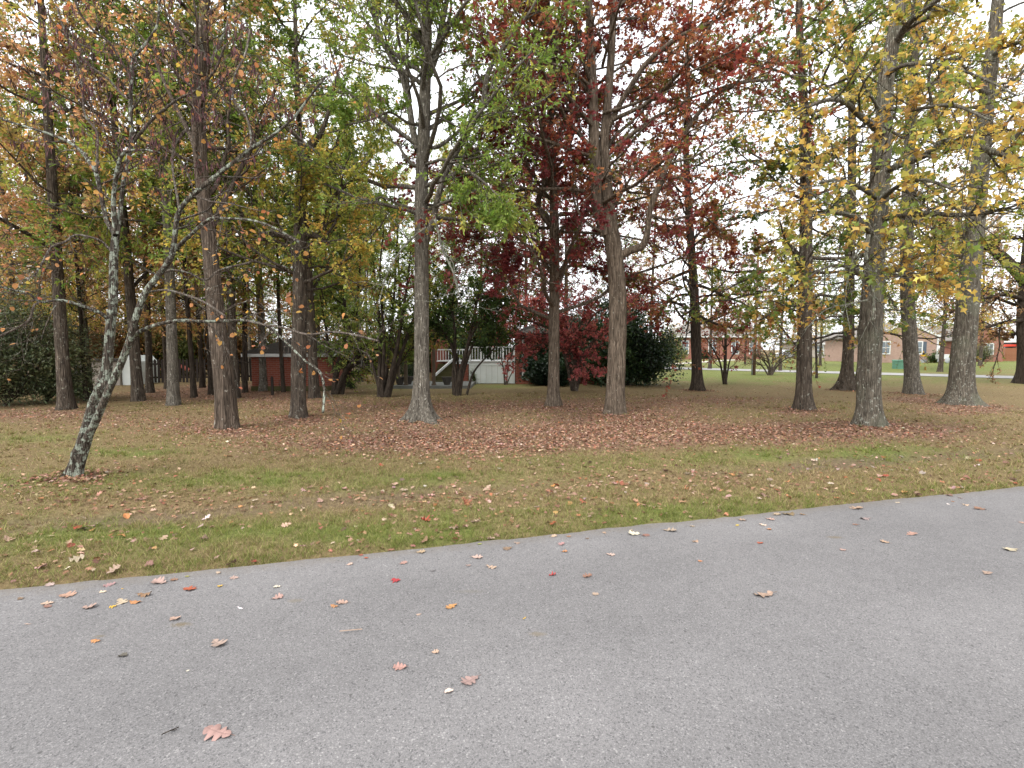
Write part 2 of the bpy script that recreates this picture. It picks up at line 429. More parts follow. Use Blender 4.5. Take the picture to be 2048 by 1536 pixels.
# Math ADD can exceed 1, so ramps are laid out on halved sums
def half(fac, n):
    a = nd(nt, 'ShaderNodeMath', operation='ADD'); nt.links.new(fac, a.inputs[0]); nt.links.new(n, a.inputs[1])
    h = nd(nt, 'ShaderNodeMath', operation='MULTIPLY'); nt.links.new(a.outputs[0], h.inputs[0]); h.inputs[1].default_value = 0.5
    return h.outputs[0]
c = mixc(nt, ramp(nt, half(sx.outputs[1], nA), [(0.27, 0.0), (0.66, 1.0)]), dry, grn)
c = mixc(nt, ramp(nt, half(sx.outputs[2], nA), [(0.40, 0.0), (0.66, 0.7)]), c, soil)
c = mixc(nt, ramp(nt, half(sx.outputs[0], nB), [(0.36, 0.0), (0.58, 0.92)]), c, lit)
nt.links.new(c, b.inputs['Base Color'])
bump(nt, b, mixc(nt, 0.5, nB, nC), 0.9, 0.03)
M['lawn'] = m
me = mesh('lawn', GV, [GF, cap], gcol, True, [m])
tag(obj('lawn', me), 'mown lawn with dry grass and drifts of fallen leaves', kind='structure')

# road
m, nt, b = new_mat('asphalt', 0.9, 0.25)
v = coords(nt)
vo = nd(nt, 'ShaderNodeTexVoronoi', Scale=260.0); nt.links.new(v, vo.inputs['Vector'])
vo2 = nd(nt, 'ShaderNodeTexVoronoi', Scale=150.0); nt.links.new(v, vo2.inputs['Vector'])
n1, n2, n3 = noise(nt, v, 90.0, 5, 0.75), noise(nt, v, 0.7, 4, 0.6), noise(nt, v, 9.0, 4, 0.6)
sc_ = nt.nodes.new('ShaderNodeSeparateColor'); nt.links.new(vo.outputs['Color'], sc_.inputs[0])
sc2 = nt.nodes.new('ShaderNodeSeparateColor'); nt.links.new(vo2.outputs['Color'], sc2.inputs[0])
c = ramp(nt, sc_.outputs[0], [(0.0, (0.145, 0.141, 0.138)), (0.55, (0.185, 0.180, 0.176)), (0.9, (0.225, 0.219, 0.214)), (1.0, (0.29, 0.282, 0.275))])
c = mixc(nt, ramp(nt, sc2.outputs[1], [(0.0, 0.6), (0.07, 0.5), (0.10, 0.0)]), c, (0.055, 0.055, 0.057))
c = mixc(nt, ramp(nt, sc2.outputs[0], [(0.965, 0.0), (0.98, 0.6)]), c, (0.36, 0.35, 0.335))
c = mixc(nt, ramp(nt, n1, [(0.36, 0.45), (0.52, 0.0)]), c, (0.095, 0.093, 0.092))
c = mixc(nt, 1.0, c, ramp(nt, n2, [(0.3, (0.80, 0.79, 0.805)), (0.7, (1.0, 0.985, 1.0))]), 'MULTIPLY')
# worn wheel tracks and grit along the edge follow the road
tw_ = nt.nodes.new('ShaderNodeTexCoord'); dp = nd(nt, 'ShaderNodeVectorMath', operation='DOT_PRODUCT'); nt.links.new(tw_.outputs['Object'], dp.inputs[0]); dp.inputs[1].default_value = tuple(EN)
off = nd(nt, 'ShaderNodeMath', operation='SUBTRACT'); nt.links.new(dp.outputs['Value'], off.inputs[0]); off.inputs[1].default_value = float(E0 @ EN)
wob = nd(nt, 'ShaderNodeMath', operation='MULTIPLY_ADD'); nt.links.new(noise(nt, v, 0.9, 4, 0.6), wob.inputs[0]); wob.inputs[1].default_value = 0.5; nt.links.new(off.outputs[0], wob.inputs[2])
sn = nd(nt, 'ShaderNodeMath', operation='MULTIPLY'); nt.links.new(wob.outputs[0], sn.inputs[0]); sn.inputs[1].default_value = 3.6
cs = nd(nt, 'ShaderNodeMath', operation='COSINE'); nt.links.new(sn.outputs[0], cs.inputs[0])
c = mixc(nt, 1.0, c, ramp(nt, cs.outputs[0], [(0.0, 0.955), (1.0, 1.04)]), 'MULTIPLY')
gr_ = nd(nt, 'ShaderNodeMath', operation='MULTIPLY_ADD'); nt.links.new(noise(nt, v, 14.0, 5, 0.75), gr_.inputs[0]); gr_.inputs[1].default_value = 0.45; nt.links.new(off.outputs[0], gr_.inputs[2])
grs = nd(nt, 'ShaderNodeMath', operation='ADD'); nt.links.new(gr_.outputs[0], grs.inputs[0]); grs.inputs[1].default_value = 0.3
c = mixc(nt, ramp(nt, grs.outputs[0], [(0.36, 0.0), (0.6, 0.6)]), c, (0.15, 0.125, 0.095))
vd = nd(nt, 'ShaderNodeTexVoronoi', Scale=9.0); nt.links.new(v, vd.inputs['Vector'])
c = mixc(nt, ramp(nt, vd.outputs['Distance'], [(0.05, 0.7), (0.085, 0.0)]), c, (0.06, 0.058, 0.056))
c = mixc(nt, 1.0, c, ramp(nt, n3, [(0.3, 0.95), (0.7, 1.05)]), 'MULTIPLY')
tcw = nt.nodes.new('ShaderNodeTexCoord')
def stain(px, py, rx, ry, colr, amt, c):
    p = gp(px, py)
    sx_, sy_ = rx * p[1] / F_PX, ry * p[1] * p[1] / (F_PX * CAMH)
    mp = nt.nodes.new('ShaderNodeMapping'); mp.vector_type = 'POINT'
    mp.inputs['Location'].default_value = (-p[0] / sx_, -p[1] / sy_, 0); mp.inputs['Scale'].default_value = (1 / sx_, 1 / sy_, 0)
    nt.links.new(tcw.outputs['Object'], mp.inputs['Vector'])
    ln = nd(nt, 'ShaderNodeVectorMath', operation='LENGTH'); nt.links.new(mp.outputs[0], ln.inputs[0])
    a = nd(nt, 'ShaderNodeMath', operation='MULTIPLY_ADD'); nt.links.new(noise(nt, v, 45.0, 4, 0.8), a.inputs[0]); a.inputs[1].default_value = 1.5; nt.links.new(ln.outputs['Value'], a.inputs[2])
    hf = nd(nt, 'ShaderNodeMath', operation='MULTIPLY'); nt.links.new(a.outputs[0], hf.inputs[0]); hf.inputs[1].default_value = 0.4
    return mixc(nt, ramp(nt, hf.outputs[0], [(0.38, amt), (0.62, 0.0)]), c, colr)
for s in ((362, 1252, 32, 8, (0.13, 0.10, 0.06), .8), (1075, 1272, 26, 9, (0.16, 0.13, 0.09), .6), (590, 1203, 26, 8, (0.15, 0.125, 0.09), .5),
          (1670, 1076, 24, 4, (0.14, 0.11, 0.075), .8), (200, 1275, 16, 5, (0.15, 0.12, 0.08), .6), (940, 1185, 50, 6, (0.14, 0.125, 0.10), .35)):
    c = stain(*s[:4], s[4], s[5], c)
nt.links.new(c, b.inputs['Base Color'])
bump(nt, b, mixc(nt, 0.5, vo.outputs['Distance'], n1), 0.6, 0.004)
M['asphalt'] = m
ss = np.concatenate([np.linspace(-120, -8, 60, endpoint=False), np.arange(-8, 26, 0.06), np.linspace(26, 140, 60)])
rv, offs = [], [0.0, -0.5, -1.5, -3.0, -5.0, -7.2]
for s in ss:
    for k, o_ in enumerate(offs):
        p = E0 + ED * s
        wq = edge_w(np.array([p[0]]), np.array([p[1]]))[0] if k == 0 else 0.0
        q = p + EN * (o_ + wq)
        rv.append((q[0], q[1], 0.0 + 0.02 * (1 - ((o_ + 3.6) / 3.6) ** 2)))
rv = np.array(rv); nk = len(offs)
ii = (np.arange(len(ss) - 1)[:, None] * nk + np.arange(nk - 1)[None, :]).reshape(-1)
rf = np.stack([ii, ii + 1, ii + 1 + nk, ii + nk], 1)[:, ::-1]
road = obj('road', mesh('road', rv, [rf], None, True, [m]))
tag(road, 'grey weathered asphalt road in the foreground', kind='structure')
def road_z(x, y):
    o_ = edge_d(x, y); return 0.02 * (1 - ((o_ + 3.6) / 3.6) ** 2)

# far street, drive and its path
def strip(name, pts, w, z, mat):
    pts = [np.asarray(p, float) for p in pts]; V = []
    for i, p in enumerate(pts):
        t = nrm(pts[min(i + 1, len(pts) - 1)] - pts[max(i - 1, 0)]); n = np.array([-t[1], t[0], 0])
        V += [p + n * w / 2 + (0, 0, z), p - n * w / 2 + (0, 0, z)]
    F = [(2 * i, 2 * i + 1, 2 * i + 3, 2 * i + 2) for i in range(len(pts) - 1)]
    me = bpy.data.meshes.new(name); me.from_pydata([tuple(map(float, q)) for q in V], [], [f[::-1] for f in F]); me.materials.append(mat); me.update()
    return tag(obj(name, me), kind='structure')
sA, sB = gp(1335, 736.5), gp(2010, 755)
sd_ = nrm(sB - sA)
o = strip('street', [sA - sd_ * 90, sA - sd_ * 30, sA, sB, sB + sd_ * 40, sB + sd_ * 120], 3.6, 0.035, M['street'])
o['label'] = 'pale street crossing behind the right-hand trees'
o = strip('driveway', [gp(1335, 729.5), gp(1400, 725), gp(1450, 721.5), gp(1475, 720)], 1.6, 0.05, M['path'])
o['label'] = 'thin pale drive leading from the mailbox to the brick house'

# ------------------------------------------------------------------ tree library
def walk(p, d, L, n, wig, up, rng):
    """many wandering branches at once: p,d (B,3), L (B,) -> (B,n,3)"""
    B = len(p); out = np.zeros((B, n, 3)); out[:, 0] = p; d = nrm(d.copy()); st = (L / (n - 1))[:, None]
    up = np.asarray(up, float).reshape(-1, 1) * np.array([[0, 0, 1.0]])
    for i in range(1, n):
        d = nrm(d + rng.normal(0, wig, (B, 3)) + up)
        out[:, i] = out[:, i - 1] + d * st
    return out
def spawn(P, R, k, t0, t1, ang, angsd, Lf, Lsd, n, wig, up, rng, rfac=0.55, rmin=0.003, endtaper=0.35, Labs=None, flat=0.0):
    """k children on each of the parent lines P (B,m,3)"""
    B, m_, _ = P.shape
    if B == 0 or k == 0: return np.zeros((0, n, 3)), np.zeros((0, n))
    idx = np.repeat(np.arange(B), k); C = len(idx)
    t = t0 + (t1 - t0) * ((np.tile(np.arange(k), B) + rng.random(C)) / k)
    f = t * (m_ - 1); i = np.minimum(f.astype(int), m_ - 2); w = (f - i)[:, None]
    p = P[idx, i] * (1 - w) + P[idx, i + 1] * w
    tg = nrm(P[idx, i + 1] - P[idx, i])
    rp = R[idx, i] * (1 - w[:, 0]) + R[idx, i + 1] * w[:, 0]
    a = nrm(np.cross(tg, rng.normal(0, 1, (C, 3)) * np.array([1, 1, 1 - flat])))
    th = np.radians(rng.normal(ang, angsd, C))[:, None]
    d = tg * np.cos(th) + a * np.sin(th)
    pl = np.linalg.norm(np.diff(P, axis=1), axis=2).sum(1)[idx]
    L = (pl * Lf if Labs is None else np.full(C, Labs)) * (1.0 - endtaper * t) * np.clip(rng.normal(1, Lsd, C), .35, 1.9)
    Q = walk(p, d, L, n, wig, np.full(C, up), rng)
    r0 = np.maximum(rp * rfac, rmin)
    S = r0[:, None] * np.linspace(1, 0.35, n)[None, :]
    return Q, np.maximum(S, rmin * 0.5)
def tubes(lines, sides):
    """lines: list of (P (B,n,3), R (B,n)) -> V, F"""
    VV, FF, o = [], [], 0
    for P, R in lines:
        B, n, _ = P.shape
        if B == 0: continue
        T = nrm(np.concatenate([P[:, 1:2] - P[:, :1], P[:, 2:] - P[:, :-2], P[:, -1:] - P[:, -2:-1]], 1))
        mt = np.abs(T.mean(1)); ref = np.zeros((B, 3)); ref[np.arange(B), np.argmin(mt, 1)] = 1
        U = nrm(np.cross(T, ref[:, None, :])); W = np.cross(T, U)
        a = np.arange(sides) * 2 * math.pi / sides
        ring = P[:, :, None, :] + R[:, :, None, None] * (U[:, :, None, :] * np.cos(a)[None, None, :, None] + W[:, :, None, :] * np.sin(a)[None, None, :, None])
        VV.append(ring.reshape(-1, 3))
        b_, i_, k_ = np.meshgrid(np.arange(B), np.arange(n - 1), np.arange(sides), indexing='ij')
        base = o + (b_ * n + i_) * sides; k2 = (k_ + 1) % sides
        FF.append(np.stack([base + k_, base + k2, base + sides + k2, base + sides + k_], -1).reshape(-1, 4))
        o += B * n * sides
    if not VV: return np.zeros((0, 3)), np.zeros((0, 4), int)
    return np.concatenate(VV), np.concatenate(FF)
def resample(pts, n, jitter=0.0, rng=None):
    pts = np.asarray(pts, float)
    s = np.concatenate([[0], np.cumsum(np.linalg.norm(np.diff(pts[:, :3], axis=0), axis=1))])
    # Catmull-like smoothing by cubic interpolation on arc length
    t = np.linspace(0, s[-1], n)
    k = np.clip(np.searchsorted(s, t, side='right') - 1, 0, len(pts) - 2)
    h = (s[k + 1] - s[k]); u = ((t - s[k]) / np.maximum(h, 1e-9))[:, None]
    mt = np.zeros_like(pts)
    mt[1:-1] = (pts[2:] - pts[:-2]) / np.maximum(s[2:] - s[:-2], 1e-9)[:, None]
    mt[0] = (pts[1] - pts[0]) / max(s[1], 1e-9); mt[-1] = (pts[-1] - pts[-2]) / max(s[-1] - s[-2], 1e-9)
    H = h[:, None]
    out = (2 * u ** 3 - 3 * u ** 2 + 1) * pts[k] + (u ** 3 - 2 * u ** 2 + u) * H * mt[k] + (-2 * u ** 3 + 3 * u ** 2) * pts[k + 1] + (u ** 3 - u ** 2) * H * mt[k + 1]
    if jitter and rng is not None: out[1:-1, :3] += rng.normal(0, jitter, (n - 2, 3))
    return out

# leaf outlines: x along the midrib, y across, z up
def _leaf(kind):
    if kind == 'narrow':
        V = [(0, 0, 0), (.45, .16, .05), (1, 0, -.06), (.45, -.16, .05)]; F = [(0, 2, 1), (0, 3, 2)]
    elif kind == 'oval':
        V = [(0, 0, 0), (.4, .33, .08), (1, 0, -.1), (.4, -.33, .08)]; F = [(0, 2, 1), (0, 3, 2)]
    elif kind == 'heart':
        V = [(0, 0, 0), (.12, .38, .06), (.6, .42, .07), (1.0, 0, -.08), (.6, -.42, .07), (.12, -.38, .06)]
        F = [(0, 2, 1), (0, 3, 2), (0, 4, 3), (0, 5, 4)]
    elif kind == 'oak4':
        V = [(0, 0, 0), (.48, .44, .06), (.58, .10, .0), (1, 0, -.12), (.58, -.10, 0), (.48, -.44, .06)]; F = [(0, 2, 1), (0, 4, 2), (0, 5, 4), (2, 4, 3)]
    else:
        V = [(0, 0, 0), (.38, .10, .02), (.70, .09, .0), (1, 0, -.12), (.42, .44, .06), (.80, .36, .0),
             (.38, -.10, .02), (.70, -.09, .0), (.42, -.44, .06), (.80, -.36, .0)]
        F = [(0, 1, 4), (1, 2, 5), (0, 6, 1), (1, 6, 7), (1, 7, 2), (2, 7, 3), (0, 8, 6), (6, 9, 7)]
    return np.array(V, float), np.array(F, int)
LEAF = {k: _leaf(k) for k in ('narrow', 'oval', 'heart', 'oak4', 'lobed')}
def leaves(kind, P, D, N, L, W, cols):
    V0, F0 = LEAF[kind]
    D = nrm(D); S = nrm(np.cross(N, D)); N2 = np.cross(D, S)
    V = P[:, None, :] + L[:, None, None] * (V0[None, :, 0:1] * D[:, None, :] + W[:, None, None] * V0[None, :, 1:2] * S[:, None, :] + V0[None, :, 2:3] * N2[:, None, :])
    n, k = len(P), len(V0)
    Fc = (np.arange(n) * k)[:, None, None] + F0[None]
    return V.reshape(-1, 3), Fc.reshape(-1, 3), np.repeat(cols, k, 0)
def palette(cols, n, rng, spread=0.18, patchy=None):
    """cols: list of (r,g,b,weight)"""
    c = np.array([x[:3] for x in cols]); w = np.array([x[3] for x in cols], float)
    if patchy is None:
        i = rng.choice(len(c), n, p=w / w.sum())
    else:                                            # neighbours share their colour
        cw = np.cumsum(w / w.sum()); i = np.searchsorted(cw, np.clip(patchy + rng.normal(0, .13, n), 0, .9999))
        i = np.clip(i, 0, len(c) - 1)
    o = c[i] * np.exp(rng.normal(0, spread, (n, 1))) * np.exp(rng.normal(0, spread * .35, (n, 3)))
    return np.clip(o, 0.004, 0.85)
def leaf_on(P, R, per, kind, L, cols, rng, t0=0.15, droop=0.25, W=1.0, clump=0.0, patch_sc=0.9):
    """leaves along the twigs P (B,m,3)"""
    B, m_, _ = P.shape; n = B * per
    idx = np.repeat(np.arange(B), per)
    t = t0 + (1 - t0) * rng.random(n) ** (1 - clump * .6)
    f = t * (m_ - 1); i = np.minimum(f.astype(int), m_ - 2); w = (f - i)[:, None]
    p = P[idx, i] * (1 - w) + P[idx, i + 1] * w
    tg = nrm(P[idx, i + 1] - P[idx, i])
    d = nrm(tg + rng.normal(0, .85, (n, 3)) + np.array([0, 0, -droop]))
    N = nrm(rng.normal(0, .75, (n, 3)) + np.array([0, 0, .9]))
    ln = L * np.clip(rng.normal(1, .22, n), .5, 1.6)
    p = p + d * (ln * 0.15)[:, None]
    pt = None
    if patch_sc:
        pt = fbm(p[:, 0] * patch_sc + p[:, 1] * .7, p[:, 2] * patch_sc - p[:, 1] * .5, int(rng.integers(1000)), 2)
        pt = np.clip((pt - .5) * 1.9 + .5, 0, 1)
    return leaves(kind, p, d, N, ln, np.full(n, W), palette(cols, n, rng, patchy=pt))
def join(parts):
    V, Fs, C, o = [], [], [], 0
    for v, f, c in parts:
        V.append(v); Fs.append(f + o); C.append(c); o += len(v)
    return np.concatenate(V), np.concatenate(Fs), np.concatenate(C)

def trunk_mesh(name, line, rad, mat, flare=0.9, flare_h=0.35, lobes=6, sides=30, seed=0, step=0.07, rough=0.05, knots=()):
    """a trunk with root flare and fluted bark; line (n,3), rad (n,)"""
    L = np.linalg.norm(np.diff(line, axis=0), axis=1).sum(); n = int(np.clip(L / step, 12, 150))
    q = resample(np.column_stack([line, rad]), n)
    P, R = q[:, :3], np.maximum(q[:, 3], 0.012)
    T = nrm(np.gradient(P, axis=0)); ref = np.array([0, 1.0, 0.0])
    U = nrm(np.cross(T, ref)); W = np.cross(T, U)
    a = np.arange(sides) * 2 * math.pi / sides
    s = np.concatenate([[0], np.cumsum(np.linalg.norm(np.diff(P, axis=0), axis=1))])
    rng = np.random.default_rng(seed)
    lob = 0.5 + 0.5 * np.cos(lobes * a + rng.random() * 6 + 0.6 * np.sin(2 * a + rng.random() * 6))
    lob = lob * (0.6 + 0.8 * rng.random()) + 0.35 * np.cos(a * 2 + rng.random() * 6)
    fl = flare * np.exp(-(s / flare_h) ** 0.9)[:, None] * (0.12 + 1.1 * np.clip(lob, 0, 2)[None, :])
    aa = np.stack([np.cos(a), np.sin(a)], 1)
    nz = fbm(aa[None, :, 0] * 4.5 + s[:, None] * .25 + seed, aa[None, :, 1] * 4.5 + s[:, None] * 1.1, seed + 5, 3) - .5
    nz2 = fbm(aa[None, :, 0] * 1.4 + seed, aa[None, :, 1] * 1.4 + s[:, None] * .55, seed + 9, 2) - .5
    k = 1 + fl + rough * 2.2 * nz + rough * 2.5 * nz2
    for (sk, ak, hk, wk) in knots:
        da = np.angle(np.exp(1j * (a - ak)))
        k = k + hk * np.exp(-((s[:, None] - sk) / wk) ** 2 - (da[None, :] * R.mean() / wk) ** 2)
    V = P[:, None, :] + (R[:, None] * k)[:, :, None] * (U[:, None, :] * np.cos(a)[None, :, None] + W[:, None, :] * np.sin(a)[None, :, None])
    ii, kk = np.meshgrid(np.arange(n - 1), np.arange(sides), indexing='ij'); k2 = (kk + 1) % sides
    Fq = np.stack([ii * sides + kk, ii * sides + k2, (ii + 1) * sides + k2, (ii + 1) * sides + kk], -1).reshape(-1, 4)
    cap_ = ((n - 1) * sides + np.arange(sides))[None, :]
    return mesh(name, V.reshape(-1, 3), [Fq, cap_], None, True, [mat])

def pxline(pts, Y, dY=None):
    """(px, py, width px) measured on the plane at depth Y, with an optional lean towards or away from the camera"""
    n = len(pts); out = []
    for i, p in enumerate(pts):
        y = Y + (dY or 0.0) * (i / max(n - 1, 1))
        q = at(p[0], p[1], y); w = p[2] * y / F_PX / 2 * 0.87
        out.append((*q, w))
    return np.array(out)

def build_tree(name, foot, trunk, label, bark, leafspec, limbs=(), H=15.0, auto=12, h0=2.5, limbL=3.4, seed=1, twig_mat=None, nbr=7, ntw=7, per=10,
               flare=.8, flare_h=.2, lobes=6, rough=.05, group=None, up=0.03, elev=(5, 45), knots=(), dead=(), cat='tree', brL=0.42, twL=0.42, turns=(2.1, 4.0), lper=1.0):
    """trunk: [(px,py,wpx)...] from the foot upwards; limbs: list of dicts(pts, dy, leaf)"""
    rng = np.random.default_rng(seed)
    g = gp(*foot); Y = g[1]
    base = np.array([g[0], g[1], float(tz(g[0], g[1])) - 0.03])
    tl = pxline(trunk, Y)
    tl[0, 2] = base[2] - 0.05
    # carry the trunk on above the frame
    if tl[-1, 2] < H:
        d = nrm(nrm(tl[-1, :3] - tl[-2, :3]) * 0.6 + np.array([0, 0, 1.0])); hh = H - tl[-1, 2]
        for f in (0.35, 0.7, 1.0):
            p = tl[-1, :3] * 0 + tl[len(trunk) - 1, :3] + d * hh * f + rng.normal(0, .15, 3) * f
            tl = np.vstack([tl, [*p, max(0.02, tl[len(trunk) - 1, 3] * (1 - f * .85))]])
    root = empty(name, base, label, cat, group)
    obj('trunk', trunk_mesh('trunk', tl[:, :3] - base, tl[:, 3], bark, flare, flare_h, lobes, seed=seed, rough=rough, knots=knots), root)
    leafy, bare = [], []
    for lm in limbs:
        q = pxline(lm['pts'], Y + lm.get('y0', 0.0), lm.get('dy', 0.0))
        me = trunk_mesh('limb', q[:, :3] - base, q[:, 3], lm.get('bark', bark), 0.25, 0.12, 5, 12, seed + 3, 0.08, 0.05)
        obj('limb', me, root)
        rs = resample(q, 10)
        (leafy if lm.get('leaf', True) else bare).append((rs[None, :, :3], rs[None, :, 3]))
    # limbs grown along the upper trunk
    if auto:
        rs = resample(tl, 40); hs_ = rs[:, 2]
        hk = h0 + (H - h0) * (np.arange(auto) + rng.random(auto)) / auto
        k = np.clip(np.searchsorted(hs_, hk), 1, 38)
        az = np.arange(auto) * 2.399 + rng.random() * 6.28 + rng.normal(0, .3, auto)
        el = np.radians(rng.uniform(*elev, auto))
        d = np.stack([np.cos(az) * np.cos(el), np.sin(az) * np.cos(el), np.sin(el)], 1)
        Ls = limbL * (1.05 - 0.6 * ((hk - h0) / max(H - h0, .1)) ** 1.5) * np.clip(rng.normal(1, .2, auto), .5, 1.5)
        Q = walk(rs[k, :3], d, Ls, 10, 0.16, np.full(auto, up), rng)
        r0 = np.minimum(rs[k, 3] * 0.5, 0.012 * Ls + .006)
        leafy.append((Q, r0[:, None] * np.linspace(1, .25, 10)[None, :]))
        auto_l = leafy[-1]
    else: auto_l = None
    sets = {'auto': ([], []), 'limb': ([], [])}
    for P, R in leafy:
        is_auto = auto_l is not None and P is auto_l[0]
        twigs, LF = sets['auto' if is_auto else 'limb']
        b1 = spawn(P, R, nbr, .2, 1, 50, 14, brL, .3, 6, .16, up * .6, rng, .55, .006)
        b2 = spawn(*b1, ntw if is_auto else ntw + 2, .15, 1, 45, 16, twL, .3, 3, .2, -.02, rng, .5, .0035)
        e2 = spawn(P[:, 6:], R[:, 6:], 6, .0, 1, 40, 15, 0, .3, 3, .2, 0, rng, .5, .0035, Labs=.7)
        twigs += [b1, b2, e2]
        if leafspec:
            kind, L, cols, W = leafspec['kind'], leafspec['L'], leafspec['cols'], leafspec.get('W', 1.0)
            pp = per if is_auto else int(per * 1.6 * lper)
            for tw, pr in ((b2, pp), (e2, pp), (b1, max(pp // 2, 1))):
                if len(tw[0]): LF.append(leaf_on(tw[0], tw[1], pr, kind, L, cols, rng, droop=leafspec.get('droop', .25), W=W, clump=.4, patch_sc=leafspec.get('patch', .9)))
    for P, R in bare:
        b1 = spawn(P, R, 8, .2, 1, 50, 15, .35, .35, 6, .2, .0, rng, .5, .004)
        b2 = spawn(*b1, 4, .2, 1, 45, 16, .45, .35, 4, .22, -.05, rng, .5, .0028)
        sets['limb'][0].extend([b1, b2])
    piv = resample(tl, 40); piv = piv[np.argmin(np.abs(piv[:, 2] - min(6.0, H * .6))), :3] * np.array([1, 1, 0]) + np.array([0, 0, base[2]])
    for nm, (twigs, LF) in sets.items():
        if not twigs: continue
        org = piv if nm == 'auto' else base
        Vb, Fb = tubes([auto_l] if nm == 'auto' else [], 6); Vt, Ft = tubes(twigs, 3)
        bme = mesh('branches', np.concatenate([Vb, Vt]) - org, [Fb, Ft + len(Vb)], None, True, [twig_mat or bark])
        cme = None
        if LF:
            V, Fc, C = join(LF); cme = mesh('crown', V - org, [Fc], C, False, [M['leaf']])
        for k, rz in enumerate((0.0,) + (tuple(turns) if nm == 'auto' else ())):
            o_ = obj('branches', bme, root, org - base, rz); o_.scale = (1, 1, 1 - .06 * k); tag(o_, kind='stuff')
            if cme is not None:
                o_ = obj('crown', cme, root, org - base, rz); o_.scale = (1, 1, 1 - .06 * k); tag(o_, kind='stuff')
    for q in dead:                                    # bare lichened dead twigs
        ql = pxline(q['pts'], Y + q.get('y0', 0.0), q.get('dy', 0.0)); rs = resample(ql, 9)
        P, R = rs[None, :, :3], rs[None, :, 3]
        b1 = spawn(P, R, q.get('n', 7), .15, 1, 50, 18, q.get('f', .4), .35, 6, .22, q.get('up', -.05), rng, .6, .004)
        b2 = spawn(*b1, 4, .2, 1, 45, 16, .5, .35, 5, .25, -.05, rng, .6, .003)
        V1, F1 = tubes([(P, R)], 6); V2, F2 = tubes([b1, b2], 3)
        obj('dead_branch', mesh('dead_branch', np.concatenate([V1, V2]) - base, [F1, F2 + len(V1)], None, True, [M['twig_pale']]), root)
    return root

# ---- leaf colours (base colours of the leaves themselves, r, g, b, share)
C_WILLOW = [(.16, .24, .05, 4), (.23, .31, .07, 5), (.31, .35, .09, 3), (.44, .39, .09, 1)]
C_DARKGREEN = [(.03, .055, .016, 4), (.048, .083, .022, 5), (.085, .13, .03, 3), (.20, .19, .04, .6)]
C_REDOAK = [(.16, .035, .038, 5), (.23, .055, .055, 5), (.28, .085, .065, 1.6), (.15, .10, .04, 1.0), (.14, .17, .045, .6)]
C_RUSTRED = [(.22, .05, .045, 4), (.30, .095, .06, 4), (.38, .17, .085, 3), (.24, .12, .06, 2), (.20, .20, .06, 1.2)]
C_RUST = [(.26, .14, .08, 3), (.38, .20, .11, 5), (.48, .28, .15, 4), (.46, .35, .13, 3), (.24, .22, .09, 3)]
C_ORANGE = [(.32, .18, .09, 3), (.46, .25, .12, 5), (.52, .33, .15, 3), (.50, .39, .14, 2), (.27, .28, .10, 2)]
C_GOLD = [(.34, .21, .07, 2), (.50, .34, .085, 4), (.55, .42, .11, 4), (.34, .32, .08, 4), (.18, .22, .055, 3)]
C_YELLOWGREEN = [(.17, .22, .05, 3), (.28, .31, .07, 4), (.46, .39, .09, 4), (.48, .31, .09, 2)]
C_BROWN = [(.17, .10, .06, 3), (.26, .155, .085, 4), (.36, .22, .11, 3), (.23, .20, .08, 2)]
C_MIXED = [(.10, .15, .04, 4), (.18, .23, .055, 4), (.42, .32, .09, 3), (.40, .21, .09, 2)]
C_MAPLE = [(.32, .085, .09, 4), (.42, .13, .125, 5), (.48, .19, .15, 2), (.25, .065, .065, 3)]
def spec(kind, L, cols, W=1.0, **k): return dict(kind=kind, L=L, cols=cols, W=W, **k)

